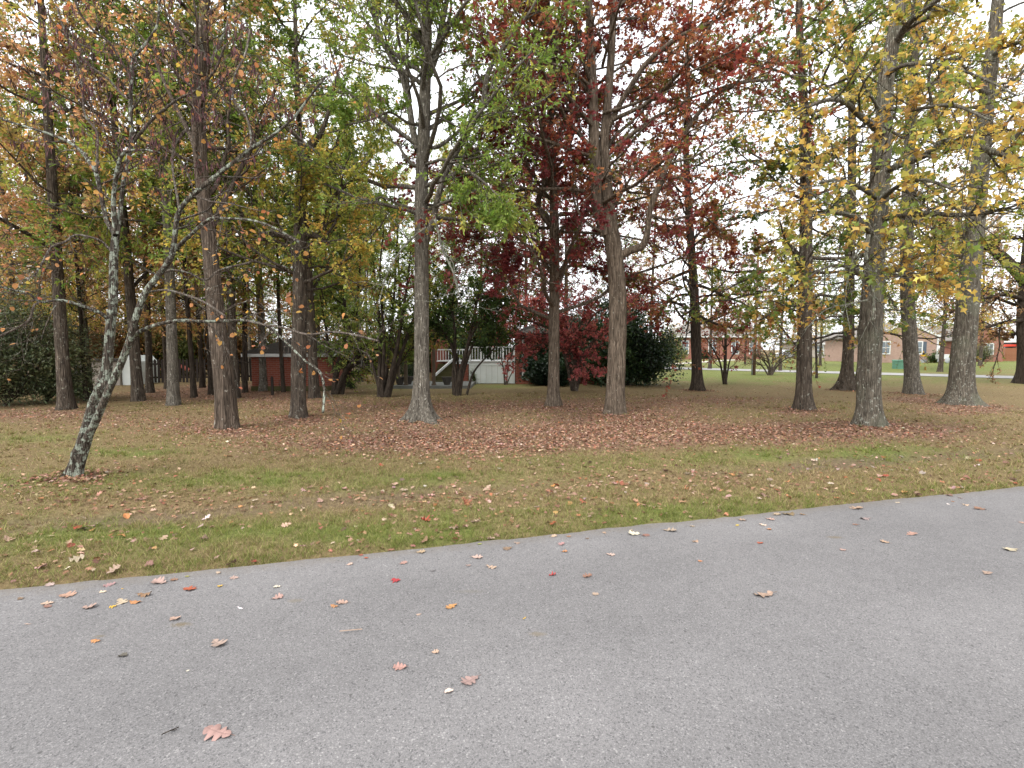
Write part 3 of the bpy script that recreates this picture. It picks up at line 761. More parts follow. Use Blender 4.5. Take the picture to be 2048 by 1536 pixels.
# ------------------------------------------------------------------ the leaning redbud
def redbud():
    foot = FEET['redbud'][:2]; Y = gp(*foot)[1]; g = gp(*foot)
    base = np.array([g[0], g[1], float(tz(g[0], g[1])) - 0.02]); rng = np.random.default_rng(4)
    root = empty('redbud_tree', base, 'leaning forked redbud with pale lichen bark and dark hanging pods, nearest the road', 'tree')
    B = M['bark_redbud']; bt = M['bark_redbud_twig']
    stems = [
        ('trunk', [(145, 962, 31), (155, 925, 29), (166, 890, 28), (178, 850, 26), (190, 805, 26), (206, 772, 27), (215, 720, 19), (220, 660, 18), (226, 600, 17), (227, 535, 17), (229, 490, 16), (232, 466, 15)], 0.1, .55, (((1.25, 2.0, .5, .07), (1.22, 5.2, .45, .06), (.35, 1, .25, .05)))),
        ('limb', [(172, 880, 15), (190, 845, 15), (207, 805, 15), (222, 770, 15), (239, 734, 15), (258, 684, 14), (270, 641, 14), (290, 587, 13), (318, 549, 12), (342, 515, 12), (349, 480, 11), (355, 434, 11), (369, 407, 10), (403, 376, 10), (441, 345, 9), (472, 321, 8), (506, 294, 7), (547, 270, 6), (590, 232, 5), (622, 190, 4), (650, 154, 3)], -.5, .2, ()),
        ('limb', [(232, 470, 11), (215, 444, 9), (205, 403, 8.5), (191, 342, 8), (181, 328, 7.5), (164, 304, 6.5), (137, 284, 6), (96, 267, 5), (51, 253, 4), (0, 236, 3), (-60, 200, 2.5)], .5, .1, ()),
        ('limb', [(232, 468, 11), (227, 403, 9), (236, 335, 8), (248, 306, 7), (290, 300, 3.5), (320, 306, 3)], -.3, .1, ()),
        ('limb', [(233, 468, 12), (240, 427, 9), (250, 342, 8.5), (260, 300, 8.5), (264, 280, 8.5), (261, 222, 8), (263, 154, 7.5), (267, 116, 7), (290, 89, 6), (314, 51, 4.5), (319, 0, 3.5), (330, -60, 2.5)], .3, .1, ()),
        ('limb', [(264, 287, 7), (301, 243, 6), (328, 219, 5.5), (362, 195, 5), (393, 181, 4), (430, 140, 3), (450, 90, 2.5)], -.5, .1, ()),
        ('limb', [(262, 200, 6), (246, 191, 5), (212, 154, 4.5), (178, 130, 4), (137, 79, 3.5), (110, 0, 3), (95, -50, 2.5)], .4, .1, ()),
        ('limb', [(263, 156, 5), (240, 118, 4), (219, 85, 3.6), (188, 62, 3.2), (157, 20, 2.8), (140, -50, 2)], -.4, .1, ()),
        ('limb', [(349, 500, 9), (383, 468, 7.5), (420, 438, 6.5), (455, 437, 5.5), (506, 441, 4.5), (547, 455, 3.8), (598, 485, 3)], -.7, .1, ()),
        ('limb', [(218, 640, 9), (205, 628, 8), (191, 621, 7.5), (150, 607, 7), (116, 600, 6), (79, 604, 5), (58, 587, 4.5), (27, 580, 4), (0, 573, 3.5), (-50, 560, 2.5)], -.5, .1, ()),
        ('limb', [(264, 672, 9), (290, 658, 8.5), (318, 648, 8), (362, 641, 7.5), (410, 643, 7), (450, 642, 6.5), (492, 641, 5.5), (533, 652, 5), (574, 686, 4.5), (608, 720, 4), (639, 744, 3.5), (648, 775, 3), (646, 826, 2)], -.9, .12, ()),
        ('limb', [(492, 641, 4), (530, 650, 3.8), (564, 655, 3.4), (615, 669, 3), (660, 664, 2.5), (700, 668, 2.2), (757, 682, 1.6)], -.1, .05, ()),
        ('limb', [(222, 502, 5.5), (205, 484, 5), (191, 477, 4.5), (150, 470, 4), (130, 484, 3.6), (103, 494, 3.2), (89, 518, 2.8), (68, 553, 2.2)], -.4, .1, ()),
        ('limb', [(79, 604, 3.2), (68, 611, 3), (58, 640, 2.6), (30, 658, 2.2), (0, 672, 2)], -.1, .05, ()),
        ('limb', [(292, 585, 5), (330, 580, 4), (372, 590, 3.5), (410, 605, 3), (450, 632, 2.4)], -.7, .05, ()),
        ('limb', [(472, 321, 5), (500, 300, 4), (495, 240, 3.6), (468, 200, 3.2), (470, 150, 2.8), (490, 110, 2.4), (500, 60, 2)], .5, .05, ()),
        ('limb', [(360, 425, 5), (352, 380, 4), (345, 330, 3.5), (350, 290, 3), (375, 255, 2.5)], .6, .05, ()),
        ('limb', [(193, 345, 5), (195, 300, 4.4), (193, 262, 4), (170, 230, 3.4), (165, 170, 3), (150, 120, 2.5)], .5, .05, ()),
        ('limb', [(318, 549, 5), (345, 540, 4), (380, 547, 3.6), (410, 560, 3), (440, 540, 2.6), (500, 525, 2.2)], .6, .05, ()),
    ]
    lines = []
    yoff = {10: 0, 11: -.9}
    for i, (nm, pts, dy, fl, kn) in enumerate(stems):
        y0 = {11: -.68, 13: -.4, 5: .15, 6: .2, 7: .2, 15: -.35, 8: -.2, 16: -.2, 14: -.15, 18: -.15}.get(i, -.1 if i else 0)
        q = pxline(pts, Y + y0, dy)
        if i == 0: q[0, 2] = base[2] - .06
        mat = B if q[:, 3].max() > .022 or i in (8, 9, 10) else bt
        obj(nm, trunk_mesh(nm, q[:, :3] - base, q[:, 3], mat, fl, .12, 5, 24 if i < 2 else 12, 40 + i, .035 if i < 2 else .05, .11 if i < 2 else .07, kn), root)
        rs = resample(q, 14); lines.append((rs[None, :, :3], rs[None, :, 3]))
    tw, lf, pods = [], [], []
    for i, (P, R) in enumerate(lines):
        if i == 0: continue
        lo = 0.5 if i == 1 else .2
        low = i in (9, 10, 11, 12, 13, 14, 18)         # the low limbs carry pale bare twigs
        nb = 10 if i == 1 else (8 if not low else 11)
        b1 = spawn(P, R, nb + (2 if not low else 0), lo, 1, 48, 14, 0, .35, 8, .17, .03 if not low else -.03, rng, .6, .0035, .35, Labs=.75 if not low else .55)
        b2 = spawn(*b1, 4, .15, 1, 42, 14, .45, .3, 6, .2, .01 if not low else -.02, rng, .6, .0026, .3)
        b3 = spawn(*b2, 2, .2, 1, 40, 14, .5, .3, 4, .2, 0, rng, .7, .0022, .3)
        tw += [b1, b2, b3]
        lv = [(.42, .20, .10, 3), (.46, .24, .09, 4), (.40, .15, .08, 2), (.48, .34, .07, 1.5)]
        for b_, per in ((b2, 1), (b3, 1)):
            keep = rng.random(len(b_[0])) < (.30 if not low else .16)
            if i in (1, 8): keep = rng.random(len(b_[0])) < .38
            if keep.sum(): lf.append(leaf_on(b_[0][keep], b_[1][keep], per, 'heart', .046, lv, rng, droop=.7, patch_sc=1.2))
        if not low and i not in (8, 14):
            q = np.concatenate([b2[0][:, 2:6].reshape(-1, 3), b1[0][:, 3:].reshape(-1, 3)])
            hgt = np.clip((q[:, 2] - 3.0) / 1.6, 0.0, 1)
            q = q[rng.random(len(q)) < .05 + .24 * hgt]
            q = np.repeat(q, 4, 0); q = q + rng.normal(0, .022, q.shape)
            n = len(q)
            d = nrm(rng.normal(0, .22, (n, 3)) + np.array([0, 0, -1.0])); N = nrm(rng.normal(0, 1, (n, 3)) * np.array([1, 1, .2]))
            pods.append(leaves('narrow', q, d, N, rng.uniform(.065, .11, n), np.full(n, .5), palette([(.095, .045, .05, 4), (.15, .075, .075, 3), (.055, .03, .032, 2)], n, rng)))
    V, Fc = tubes(tw, 3)
    tag(obj('twigs', mesh('twigs', V - base, [Fc], None, True, [bt]), root), kind='stuff')
    V, Fc, C = join(lf); tag(obj('crown', mesh('crown', V - base, [Fc], C, False, [M['leaf']]), root), kind='stuff')
    V, Fc, C = join(pods); tag(obj('seed_pods', mesh('seed_pods', V - base, [Fc], C, False, [M['pod']]), root), kind='stuff')
redbud()

# ------------------------------------------------------------------ the big trees of the lawn
build_tree('shaggy_tree', FEET['B'][:2], [(455, 866, 48), (450, 800, 44), (445, 740, 42), (438, 690, 40), (432, 640, 36), (425, 560, 33), (418, 480, 30), (408, 400, 28), (400, 300, 27), (398, 200, 25), (402, 120, 22), (410, 0, 18)],
    'thick shaggy-barked trunk with a pale wound, just right of the redbud', M['bark_shaggy'], spec('oval', .07, C_RUST), H=13, auto=9, h0=3.8, limbL=2.8, seed=11, per=7, turns=(2.4,), rough=.085, flare=.35, flare_h=.18, nbr=6, ntw=6,
    limbs=[dict(pts=[(418, 470, 14), (440, 420, 12), (475, 350, 10), (520, 260, 8), (560, 150, 6)], dy=1.2), dict(pts=[(404, 330, 12), (380, 270, 10), (345, 200, 8), (310, 120, 6)], dy=1.5)],
    dead=[dict(pts=[(404, 180, 9), (420, 130, 7), (450, 60, 5), (470, 0, 4)], dy=.5, n=12, f=.35, up=.05)])
build_tree('crooked_oak', FEET['C'][:2], [(597, 842, 40), (597, 800, 34), (598, 740, 33), (599, 660, 31), (600, 560, 29), (600, 470, 27), (602, 400, 24), (606, 340, 22), (612, 305, 20), (626, 285, 16), (640, 270, 11), (655, 230, 8), (668, 170, 6)],
    'dark crooked oak whose top bends right, standing in front of the brick pump house', M['bark_brown'], spec('oval', .07, C_YELLOWGREEN), H=5, auto=6, h0=3.0, limbL=2.6, seed=12, per=11, flare=.45, rough=.08,
    limbs=[dict(pts=[(610, 465, 15), (636, 474, 12), (652, 484, 12), (645, 450, 11), (648, 420, 10), (670, 390, 8), (705, 360, 6), (742, 318, 4)], dy=-.6),
           dict(pts=[(590, 480, 13), (560, 470, 11), (520, 465, 9), (498, 450, 8), (480, 420, 6)], dy=-.8),
           dict(pts=[(608, 380, 9), (630, 360, 7), (660, 310, 5), (700, 250, 4), (740, 230, 3)], dy=.8)])
WIL = spec('narrow', .085, C_WILLOW, 1.3, droop=.35)
build_tree('willow_oak', FEET['D'][:2], [(842, 850, 42), (842, 800, 36), (843, 740, 34), (843, 660, 33), (843, 580, 32), (843, 500, 31), (842, 420, 30), (844, 340, 28), (848, 260, 27), (850, 180, 25), (853, 100, 22), (852, 30, 19), (851, -60, 17)],
    'tall straight oak with flared roots and green leaves, right of the picket fence', M['bark_grey'], WIL, H=15, auto=16, h0=4.0, limbL=3.4, seed=13, per=13, nbr=8, ntw=8, flare=1.5, flare_h=.22, lobes=6, rough=.035,
    limbs=[dict(pts=[(836, 300, 15), (826, 262, 14), (818, 210, 13), (806, 160, 12), (790, 122, 11), (768, 90, 10), (752, 45, 9), (735, 0, 7), (715, -60, 5)], dy=.6),
           dict(pts=[(820, 205, 9), (814, 150, 8), (815, 90, 7), (818, 40, 6), (824, -40, 5)], dy=-.6, y0=.3),
           dict(pts=[(852, 480, 16), (866, 440, 14), (876, 395, 14), (890, 350, 13), (915, 300, 13), (940, 258, 12), (962, 220, 12), (970, 180, 11), (976, 145, 10), (1000, 105, 9), (1025, 70, 7), (1052, 35, 6), (1085, -20, 4)], dy=-1.0),
           dict(pts=[(858, 150, 14), (872, 110, 14), (882, 60, 13), (892, 10, 11), (905, -60, 9)], dy=.5),
           dict(pts=[(838, 250, 7), (815, 245, 6), (780, 225, 5), (740, 240, 4), (690, 250, 3)], dy=-1.2),
           dict(pts=[(835, 420, 7), (800, 410, 6), (760, 395, 5), (715, 420, 4)], dy=1.5),
           dict(pts=[(856, 420, 7), (900, 400, 6), (950, 380, 5), (1010, 420, 3)], dy=-1.6),
           dict(pts=[(848, 330, 7), (890, 320, 6), (950, 350, 5), (1000, 395, 3)], dy=-2.4)],
    dead=[dict(pts=[(868, 430, 7), (878, 470, 6), (885, 500, 5), (905, 540, 4), (915, 580, 3), (925, 610, 2)], y0=-.5, dy=-.4, n=9, f=.45),
          dict(pts=[(852, 455, 6), (820, 480, 5), (795, 510, 4), (770, 560, 3), (760, 600, 2)], y0=-.2, dy=-.4, n=9, f=.45)])
RED = spec('oak4', .098, C_REDOAK, 1.0, droop=.3)
build_tree('red_oak', FEET['E'][:2], [(1107, 820, 32), (1107, 780, 27), (1108, 720, 25), (1108, 640, 24), (1109, 560, 23), (1109, 480, 22), (1108, 430, 21), (1107, 380, 17), (1104, 320, 16), (1100, 250, 15), (1105, 150, 13), (1115, 60, 12), (1130, 0, 11), (1140, -60, 10)],
    'slender oak with deep red leaves standing between the two larger central trunks', M['bark_tan'], RED, H=15, auto=22, h0=2.3, limbL=3.8, seed=14, per=11, nbr=7, ntw=7, rough=.06, flare=.5,
    limbs=[dict(pts=[(1106, 450, 13), (1092, 432, 13), (1078, 418, 13), (1078, 395, 12), (1088, 370, 11), (1090, 300, 10), (1086, 220, 10), (1082, 150, 7), (1078, 60, 5)], dy=.6),
           dict(pts=[(1106, 530, 9), (1085, 520, 7), (1055, 512, 5), (1020, 520, 4), (985, 540, 3)], dy=-1.2), dict(pts=[(1104, 500, 8), (1070, 480, 6), (1020, 470, 5), (950, 480, 4)], dy=.8), dict(pts=[(1110, 545, 8), (1150, 530, 6), (1200, 540, 5), (1270, 560, 4)], dy=1.0), dict(pts=[(1106, 400, 8), (1060, 380, 6), (1000, 390, 5), (940, 420, 4)], dy=1.2),
           dict(pts=[(1112, 470, 7), (1150, 440, 6), (1180, 430, 5), (1230, 420, 4)], dy=1.2),
           dict(pts=[(1088, 220, 9), (1060, 215, 7), (1020, 225, 6), (985, 250, 4), (950, 300, 3)], dy=-.8),
           dict(pts=[(1100, 330, 7), (1065, 320, 6), (1020, 330, 5), (960, 370, 4), (920, 400, 3)], dy=-.9)])
RUR = spec('oak4', .098, C_RUSTRED, 1.0, droop=.3)
build_tree('split_oak', FEET['F'][:2], [(1230, 836, 46), (1231, 780, 42), (1234, 720, 40), (1236, 640, 38), (1234, 560, 37), (1228, 500, 36), (1220, 450, 34), (1216, 400, 25), (1212, 340, 23), (1208, 290, 22), (1214, 220, 19), (1222, 120, 17), (1226, 40, 15), (1228, -60, 13)],
    'large tan oak split into two stems low down, centre right', M['bark_tan'], RUR, H=15, auto=14, h0=4.2, limbL=3.3, seed=15, per=11, nbr=7, ntw=6, rough=.07, flare=.4, flare_h=.2,
    limbs=[dict(pts=[(1212, 470, 26), (1196, 420, 25), (1192, 350, 24), (1188, 280, 24), (1186, 200, 22), (1182, 110, 19), (1178, 20, 17), (1176, -60, 15)], dy=-.2, bark=M['bark_tan']),
           dict(pts=[(1214, 260, 13), (1236, 215, 12), (1262, 172, 12), (1290, 130, 11), (1325, 98, 10), (1362, 72, 9), (1410, 50, 8), (1480, 20, 6)], dy=-1.2),
           dict(pts=[(1240, 512, 17), (1262, 500, 17), (1284, 492, 16), (1294, 465, 14), (1300, 420, 13), (1318, 370, 12), (1345, 310, 11), (1380, 250, 10), (1416, 205, 9), (1450, 178, 8), (1490, 164, 7), (1553, 160, 5)], dy=-1.0),
           dict(pts=[(1186, 195, 12), (1165, 165, 11), (1145, 135, 10), (1122, 105, 9), (1100, 75, 8), (1088, 40, 6), (1070, -30, 4)], dy=.5),
           dict(pts=[(1300, 430, 6), (1340, 440, 5), (1400, 430, 4), (1450, 470, 3)], dy=.8),
           dict(pts=[(1325, 98, 6), (1360, 110, 5), (1400, 140, 4), (1460, 110, 3)], dy=-.5, y0=-.6)])
build_tree('dark_slender_oak', FEET['G'][:2], [(1395, 786, 30), (1394, 740, 23), (1392, 680, 22), (1389, 600, 20), (1384, 520, 18), (1379, 440, 16), (1374, 360, 14), (1372, 280, 13), (1376, 180, 11)],
    'dark straight trunk with rust leaves near the far lawn, left of the utility pole', M['bark_dark'], RUR, H=15, auto=17, h0=2.3, limbL=3.6, seed=16, per=8, nbr=6, ntw=6, flare=.55, elev=(-8, 40),
    limbs=[dict(pts=[(1398, 632, 8), (1415, 640, 6), (1440, 650, 5), (1480, 658, 3)], dy=-.5), dict(pts=[(1385, 480, 6), (1410, 455, 5), (1440, 430, 4)], dy=.5), dict(pts=[(1380, 470, 5), (1350, 465, 4), (1330, 462, 3)], dy=.5), dict(pts=[(1390, 590, 6), (1360, 590, 5), (1330, 610, 4), (1310, 640, 3)], dy=-.6), dict(pts=[(1392, 650, 6), (1425, 640, 5), (1460, 625, 4)], dy=.9)])
GRN = spec('lobed', .12, C_YELLOWGREEN, 1.0)
build_tree('plain_trunk_oak', FEET['I'][:2], [(1607, 826, 42), (1607, 780, 34), (1608, 720, 31), (1609, 640, 29), (1611, 560, 28), (1612, 480, 26), (1612, 400, 25), (1610, 300, 22), (1608, 220, 19), (1602, 120, 16), (1598, 20, 14)],
    'grey-brown trunk with green and yellow leaves, just left of the widest right-hand trunk', M['bark_brown'], spec('oak4', .095, C_MIXED), H=14, auto=16, h0=2.3, limbL=3.2, seed=17, per=9, nbr=6, ntw=6, flare=.4, elev=(-10, 40),
    limbs=[dict(pts=[(1610, 560, 8), (1580, 545, 7), (1540, 540, 6), (1490, 560, 4), (1440, 585, 3)], dy=-.6), dict(pts=[(1606, 290, 8), (1575, 320, 6), (1530, 335, 5)], dy=-.3),
           dict(pts=[(1606, 620, 7), (1585, 610, 6), (1555, 620, 4), (1520, 640, 3)], dy=-.8), dict(pts=[(1612, 600, 7), (1640, 590, 6), (1680, 600, 4), (1700, 620, 3)], dy=.5), dict(pts=[(1606, 520, 7), (1580, 490, 6), (1550, 480, 5), (1510, 500, 3)], dy=.8)])
build_tree('broad_based_oak', FEET['J'][:2], [(1692, 786, 34), (1694, 740, 24), (1697, 680, 22), (1698, 600, 21), (1700, 500, 19), (1703, 400, 17), (1704, 250, 15), (1700, 100, 13)],
    'brown trunk with a broad flared foot half hidden behind the widest trunk', M['bark_brown'], spec('oak4', .095, C_MIXED), H=15, auto=15, h0=2.0, limbL=3.4, seed=18, per=8, nbr=6, ntw=6, flare=1.0, flare_h=.3, elev=(-8, 40))
GLD = spec('oak4', .105, C_GOLD, .8, droop=.3)
build_tree('golden_oak', FEET['K'][:2], [(1738, 862, 58), (1738, 810, 50), (1738, 750, 47), (1740, 690, 46), (1743, 620, 44), (1747, 550, 42), (1752, 480, 40), (1757, 400, 38), (1762, 320, 36), (1768, 240, 33), (1772, 160, 30), (1790, 60, 25), (1810, -40, 22)],
    'widest right-hand trunk with a burl, lichened foot and golden leaves', M['bark_lichen'], GLD, H=14, auto=6, h0=4.5, limbL=3.4, seed=19, per=6, nbr=7, ntw=6, turns=(), lper=.8, flare=.55, flare_h=.16, rough=.06, knots=((1.05, 4.6, .28, .14), (1.95, 4.9, .22, .12), (2.7, 4.3, .2, .1)),
    limbs=[dict(pts=[(1758, 440, 16), (1785, 432, 15), (1820, 428, 14), (1870, 428, 12), (1930, 430, 10), (2000, 420, 7), (2048, 405, 5)], dy=-2.2),
           dict(pts=[(1765, 345, 14), (1800, 330, 15), (1850, 310, 16), (1890, 285, 16), (1940, 290, 14), (1990, 305, 12), (2048, 320, 9), (2100, 330, 7)], dy=-2.6),
           dict(pts=[(1768, 270, 16), (1745, 250, 14), (1718, 230, 12), (1690, 205, 10), (1655, 200, 8), (1610, 215, 5)], dy=-2.4),
           dict(pts=[(1745, 470, 12), (1715, 440, 11), (1690, 428, 10), (1660, 425, 7), (1620, 440, 5)], dy=-2.8),
           dict(pts=[(1752, 395, 11), (1720, 375, 9), (1680, 360, 7), (1640, 365, 5)], dy=-3.2),
           dict(pts=[(1762, 400, 11), (1800, 370, 9), (1850, 360, 7), (1910, 380, 5)], dy=-3.4),
           dict(pts=[(1890, 288, 8), (1880, 260, 7), (1865, 215, 6), (1860, 140, 5), (1895, 90, 4)], y0=-1.3, dy=-.8),
           dict(pts=[(1790, 90, 14), (1815, 50, 13), (1850, 20, 12), (1900, -20, 10)], dy=-1.2),
           dict(pts=[(1772, 150, 10), (1810, 130, 9), (1870, 130, 7), (1950, 150, 5), (2030, 190, 4)], dy=-3.0),
           dict(pts=[(1768, 215, 10), (1820, 220, 8), (1900, 210, 7), (1980, 240, 5)], dy=-3.8),
           dict(pts=[(1745, 560, 9), (1715, 545, 8), (1680, 530, 6), (1640, 540, 5), (1590, 575, 3)], dy=-1.8),
           dict(pts=[(1752, 545, 9), (1790, 540, 8), (1840, 550, 6), (1890, 560, 4)], dy=-1.5)],
    dead=[dict(pts=[(1738, 470, 8), (1732, 510, 8), (1742, 550, 7), (1748, 600, 5), (1745, 640, 3)], y0=-.6, dy=-.3, n=9, f=.5),
          dict(pts=[(1735, 480, 5), (1710, 510, 4), (1695, 560, 3), (1690, 600, 2), (1700, 660, 2)], y0=-.7, dy=-.4, n=7, f=.45),
          dict(pts=[(1735, 600, 5), (1690, 610, 4), (1650, 620, 3), (1610, 660, 2)], y0=-.5, dy=-.6, n=6, f=.4)])
build_tree('speckled_oak', FEET['L'][:2], [(1826, 794, 40), (1824, 750, 30), (1820, 690, 28), (1816, 620, 27), (1814, 540, 26), (1814, 450, 25), (1817, 350, 23), (1822, 240, 21), (1828, 120, 19), (1835, 0, 16)],
    'upright trunk speckled with pale lichen, beside the green utility box', M['bark_grey'], spec('oak4', .095, C_YELLOWGREEN), H=14, auto=14, h0=2.6, limbL=3.2, seed=20, per=9, nbr=6, ntw=6, flare=.45)
build_tree('leaning_oak', FEET['M'][:2], [(1922, 816, 62), (1923, 780, 50), (1925, 730, 45), (1930, 670, 43), (1936, 600, 41), (1943, 520, 38), (1950, 440, 35), (1958, 360, 32), (1966, 280, 30), (1976, 180, 27), (1988, 80, 24), (1996, 0, 21), (2004, -60, 19)],
    'pale grey trunk leaning right with leaves heaped round its foot, far right', M['bark_lichen'], GLD, H=14, auto=9, h0=3.8, limbL=3.0, seed=21, per=7, nbr=7, ntw=6, turns=(2.2,), flare=.6, flare_h=.2, rough=.05,
    limbs=[dict(pts=[(1952, 420, 13), (1935, 445, 11), (1905, 470, 9), (1870, 510, 7), (1840, 540, 5)], dy=-1.0), dict(pts=[(1960, 330, 12), (2000, 300, 10), (2048, 260, 8), (2100, 240, 6)], dy=-1.0),
           dict(pts=[(1975, 190, 11), (1940, 170, 9), (1890, 160, 7), (1840, 180, 5)], dy=-2.0), dict(pts=[(1985, 110, 11), (2020, 90, 9), (2070, 80, 7)], dy=-1.5)])
build_tree('overhanging_oak', (2062, 768), [(2062, 772, 52), (2058, 720, 40), (2055, 660, 38), (2056, 600, 36), (2062, 520, 33), (2068, 420, 30), (2072, 300, 27)],
    'dark massive trunk cut by the right edge of the view, limb reaching left', M['bark_dark'], spec('oval', .10, C_BROWN), H=14, auto=16, h0=2.4, limbL=4.6, seed=22, per=9, nbr=7, ntw=6, flare=.7, flare_h=.4, elev=(-12, 40),
    limbs=[dict(pts=[(2055, 570, 22), (2030, 540, 22), (2000, 510, 21), (1970, 490, 18), (1935, 472, 15), (1900, 455, 12), (1860, 440, 9), (1810, 430, 6)], dy=-.5),
           dict(pts=[(2052, 640, 10), (2010, 645, 8), (1970, 655, 6), (1930, 665, 4)], dy=-1), dict(pts=[(2052, 600, 10), (2010, 590, 8), (1960, 600, 6), (1900, 625, 4)], dy=-.4), dict(pts=[(2052, 660, 8), (2020, 670, 6), (1985, 668, 5)], dy=.8)])

# ------------------------------------------------------------------ the wood behind: several kinds of tree, copied
def forest_tree(name, cols, bark, seed, H=15.0, r=.13, h0=4.0, limbL=2.6, nl=28, kind='oval', L=.088, per=6, nbr=7, ntw=7, elev=(-10, 42), lean=.25):
    """a prototype at the origin; label is set on each copy"""
    rng = np.random.default_rng(seed)
    root = empty(name, (0, 0, -.03), None, None)
    z = np.linspace(-.1, H, 9); ph = rng.random(2) * 6
    line = np.stack([lean * np.sin(z / H * 2.5 + ph[0]) * z / H, lean * np.sin(z / H * 3 + ph[1]) * z / H, z], 1)
    rad = r * (1 - .82 * (np.maximum(z, 0) / H) ** 1.1)
    obj('trunk', trunk_mesh('trunk', line, rad, bark, .7, .35, 5, 14, seed, .25, .05), root)
    rs = resample(np.column_stack([line, rad]), 40)
    hk = h0 + (H - h0) * (np.arange(nl) + rng.random(nl)) / nl; k = np.clip(np.searchsorted(rs[:, 2], hk), 1, 38)
    az = np.arange(nl) * 2.399 + rng.normal(0, .3, nl); el = np.radians(rng.uniform(*elev, nl))
    d = np.stack([np.cos(az) * np.cos(el), np.sin(az) * np.cos(el), np.sin(el)], 1)
    Ls = limbL * (1.1 - .65 * ((hk - h0) / (H - h0)) ** 1.4) * np.clip(rng.normal(1, .25, nl), .45, 1.6)
    Q = walk(rs[k, :3], d, Ls, 8, .16, np.full(nl, .03), rng); R = (.011 * Ls + .004)[:, None] * np.linspace(1, .25, 8)[None]
    b1 = spawn(Q, R, nbr, .2, 1, 50, 14, .42, .3, 6, .16, .01, rng, .55, .006)
    b2 = spawn(*b1, ntw, .15, 1, 45, 16, .45, .3, 3, .18, -.02, rng, .5, .004)
    V1, F1 = tubes([(Q, R)], 5); V2, F2 = tubes([b1, b2], 3)
    tag(obj('branches', mesh('branches', np.concatenate([V1, V2]), [F1, F2 + len(V1)], None, True, [bark]), root), kind='stuff')
    lf = [leaf_on(b2[0], b2[1], per, kind, L, cols, rng, patch_sc=.6), leaf_on(b1[0], b1[1], per, kind, L, cols, rng, patch_sc=.6)]
    V, Fc, C = join(lf); cme = mesh('crown', V, [Fc], C, False, [M['leaf']])
    for rz, sz in ((0, 1.0), (1.9, .97)): o_ = tag(obj('crown', cme, root, None, rz), kind='stuff'); o_.scale = (1, 1, sz)
    return root
PROTO = dict(
    rust=forest_tree('woodland_tree', C_RUST, M['bark_brown'], 101, 14, .13, 2.6),
    orange=forest_tree('woodland_tree', C_ORANGE, M['bark_brown'], 102, 14, .14, 2.8, 2.8),
    gold=forest_tree('woodland_tree', C_GOLD, M['bark_brown'], 103, 13, .12, 2.3, 2.6),
    green=forest_tree('woodland_tree', C_WILLOW, M['bark_grey'], 104, 15, .14, 3.2, 2.8, kind='narrow', L=.125, per=9),
    mixed=forest_tree('woodland_tree', C_MIXED, M['bark_brown'], 105, 14, .13, 3.0, 2.6),
    brown=forest_tree('woodland_tree', C_BROWN, M['bark_dark'], 106, 13, .13, 2.4, 2.6),
    red=forest_tree('woodland_tree', C_REDOAK, M['bark_brown'], 107, 14, .13, 1.8, 2.8),
    slim=forest_tree('woodland_tree', C_ORANGE, M['bark_dark'], 108, 11, .07, 2.2, 1.7, 16, per=6, nbr=5, ntw=5),
)
USED = set()
def plant(kind, px, py, w, label, group=None, seed=0, hs=1.0, name=None):
    """set a copy of a woodland tree so that its trunk is w pixels wide at its foot"""
    p = gp(px, py); src = PROTO[kind]; rr = {'slim': .07, 'orange': .14, 'green': .14, 'gold': .12}.get(kind, .13)
    s = np.clip(w * p[1] / F_PX / 2 / rr, .35, 1.9)
    loc = (p[0], p[1], -.03)
    sc = (s, s, hs * (.55 + .45 * s))
    if kind not in USED:
        o = src; USED.add(kind); o.location = loc; o.rotation_euler[2] = seed; o.scale = sc
    else:
        o = copy_tree(src, loc, seed, sc)
    if name: o.name = name
    tag(o, label, 'tree', group)
    return o
W_ = 'trees of the wood on the left'
for i, (k, px, py, w, lab) in enumerate([
    ('rust', 131, 820, 23, 'stout grey trunk with flared foot beside the dark evergreen bush'),
    ('mixed', 276, 803, 20, 'grey woodland trunk standing right behind the redbud fork'),
    ('green', 347, 811, 21, 'straight grey trunk midway between the redbud and the shaggy trunk'),
    ('slim', 388, 796, 10, 'thin straight dark trunk close left of the shaggy trunk'),
    ('orange', 300, 786, 13, 'trunk with orange leaves behind the forked redbud, in front of the fence'),
    ('gold', 181, 797, 11, 'narrow trunk behind the redbud in front of the beige shed'),
    ('brown', 172, 803, 8, 'thin dark trunk between the flared grey trunk and the redbud'),
    ('mixed', 470, 797, 18, 'brown trunk close behind the right side of the shaggy trunk'),
    ('brown', 424, 790, 12, 'narrow dark trunk hidden just left of the shaggy trunk'),
    ('slim', 490, 786, 10, 'thin trunk left of the dark picket fence gate by the pump house'),
    ('green', 528, 783, 15, 'straight trunk standing before the left corner of the brick pump house'),
    ('slim', 567, 785, 8, 'thinnest trunk in front of the middle of the brick pump house'),
    ('mixed', 628, 797, 19, 'grey trunk between the crooked oak and the evergreen multi-stem tree'),
    ('orange', 334, 778, 8, 'slim trunk by the fence between two grey woodland trunks'),
    ('rust', 40, 790, 12, 'trunk with rust leaves rising behind the dark evergreen bush'),
    ('gold', 85, 775, 11, 'golden-leaved tree at the back behind the evergreen bush'),
    ('brown', 405, 776, 9, 'slim dark trunk touching the picket fence left of the shaggy trunk'),
    ('slim', 717, 758, 6, 'pale pinkish trunk standing alone by the far picket fence'),
]):
    plant(k, px, py, w, lab, W_, seed=i * 1.7)
rngw = np.random.default_rng(77)
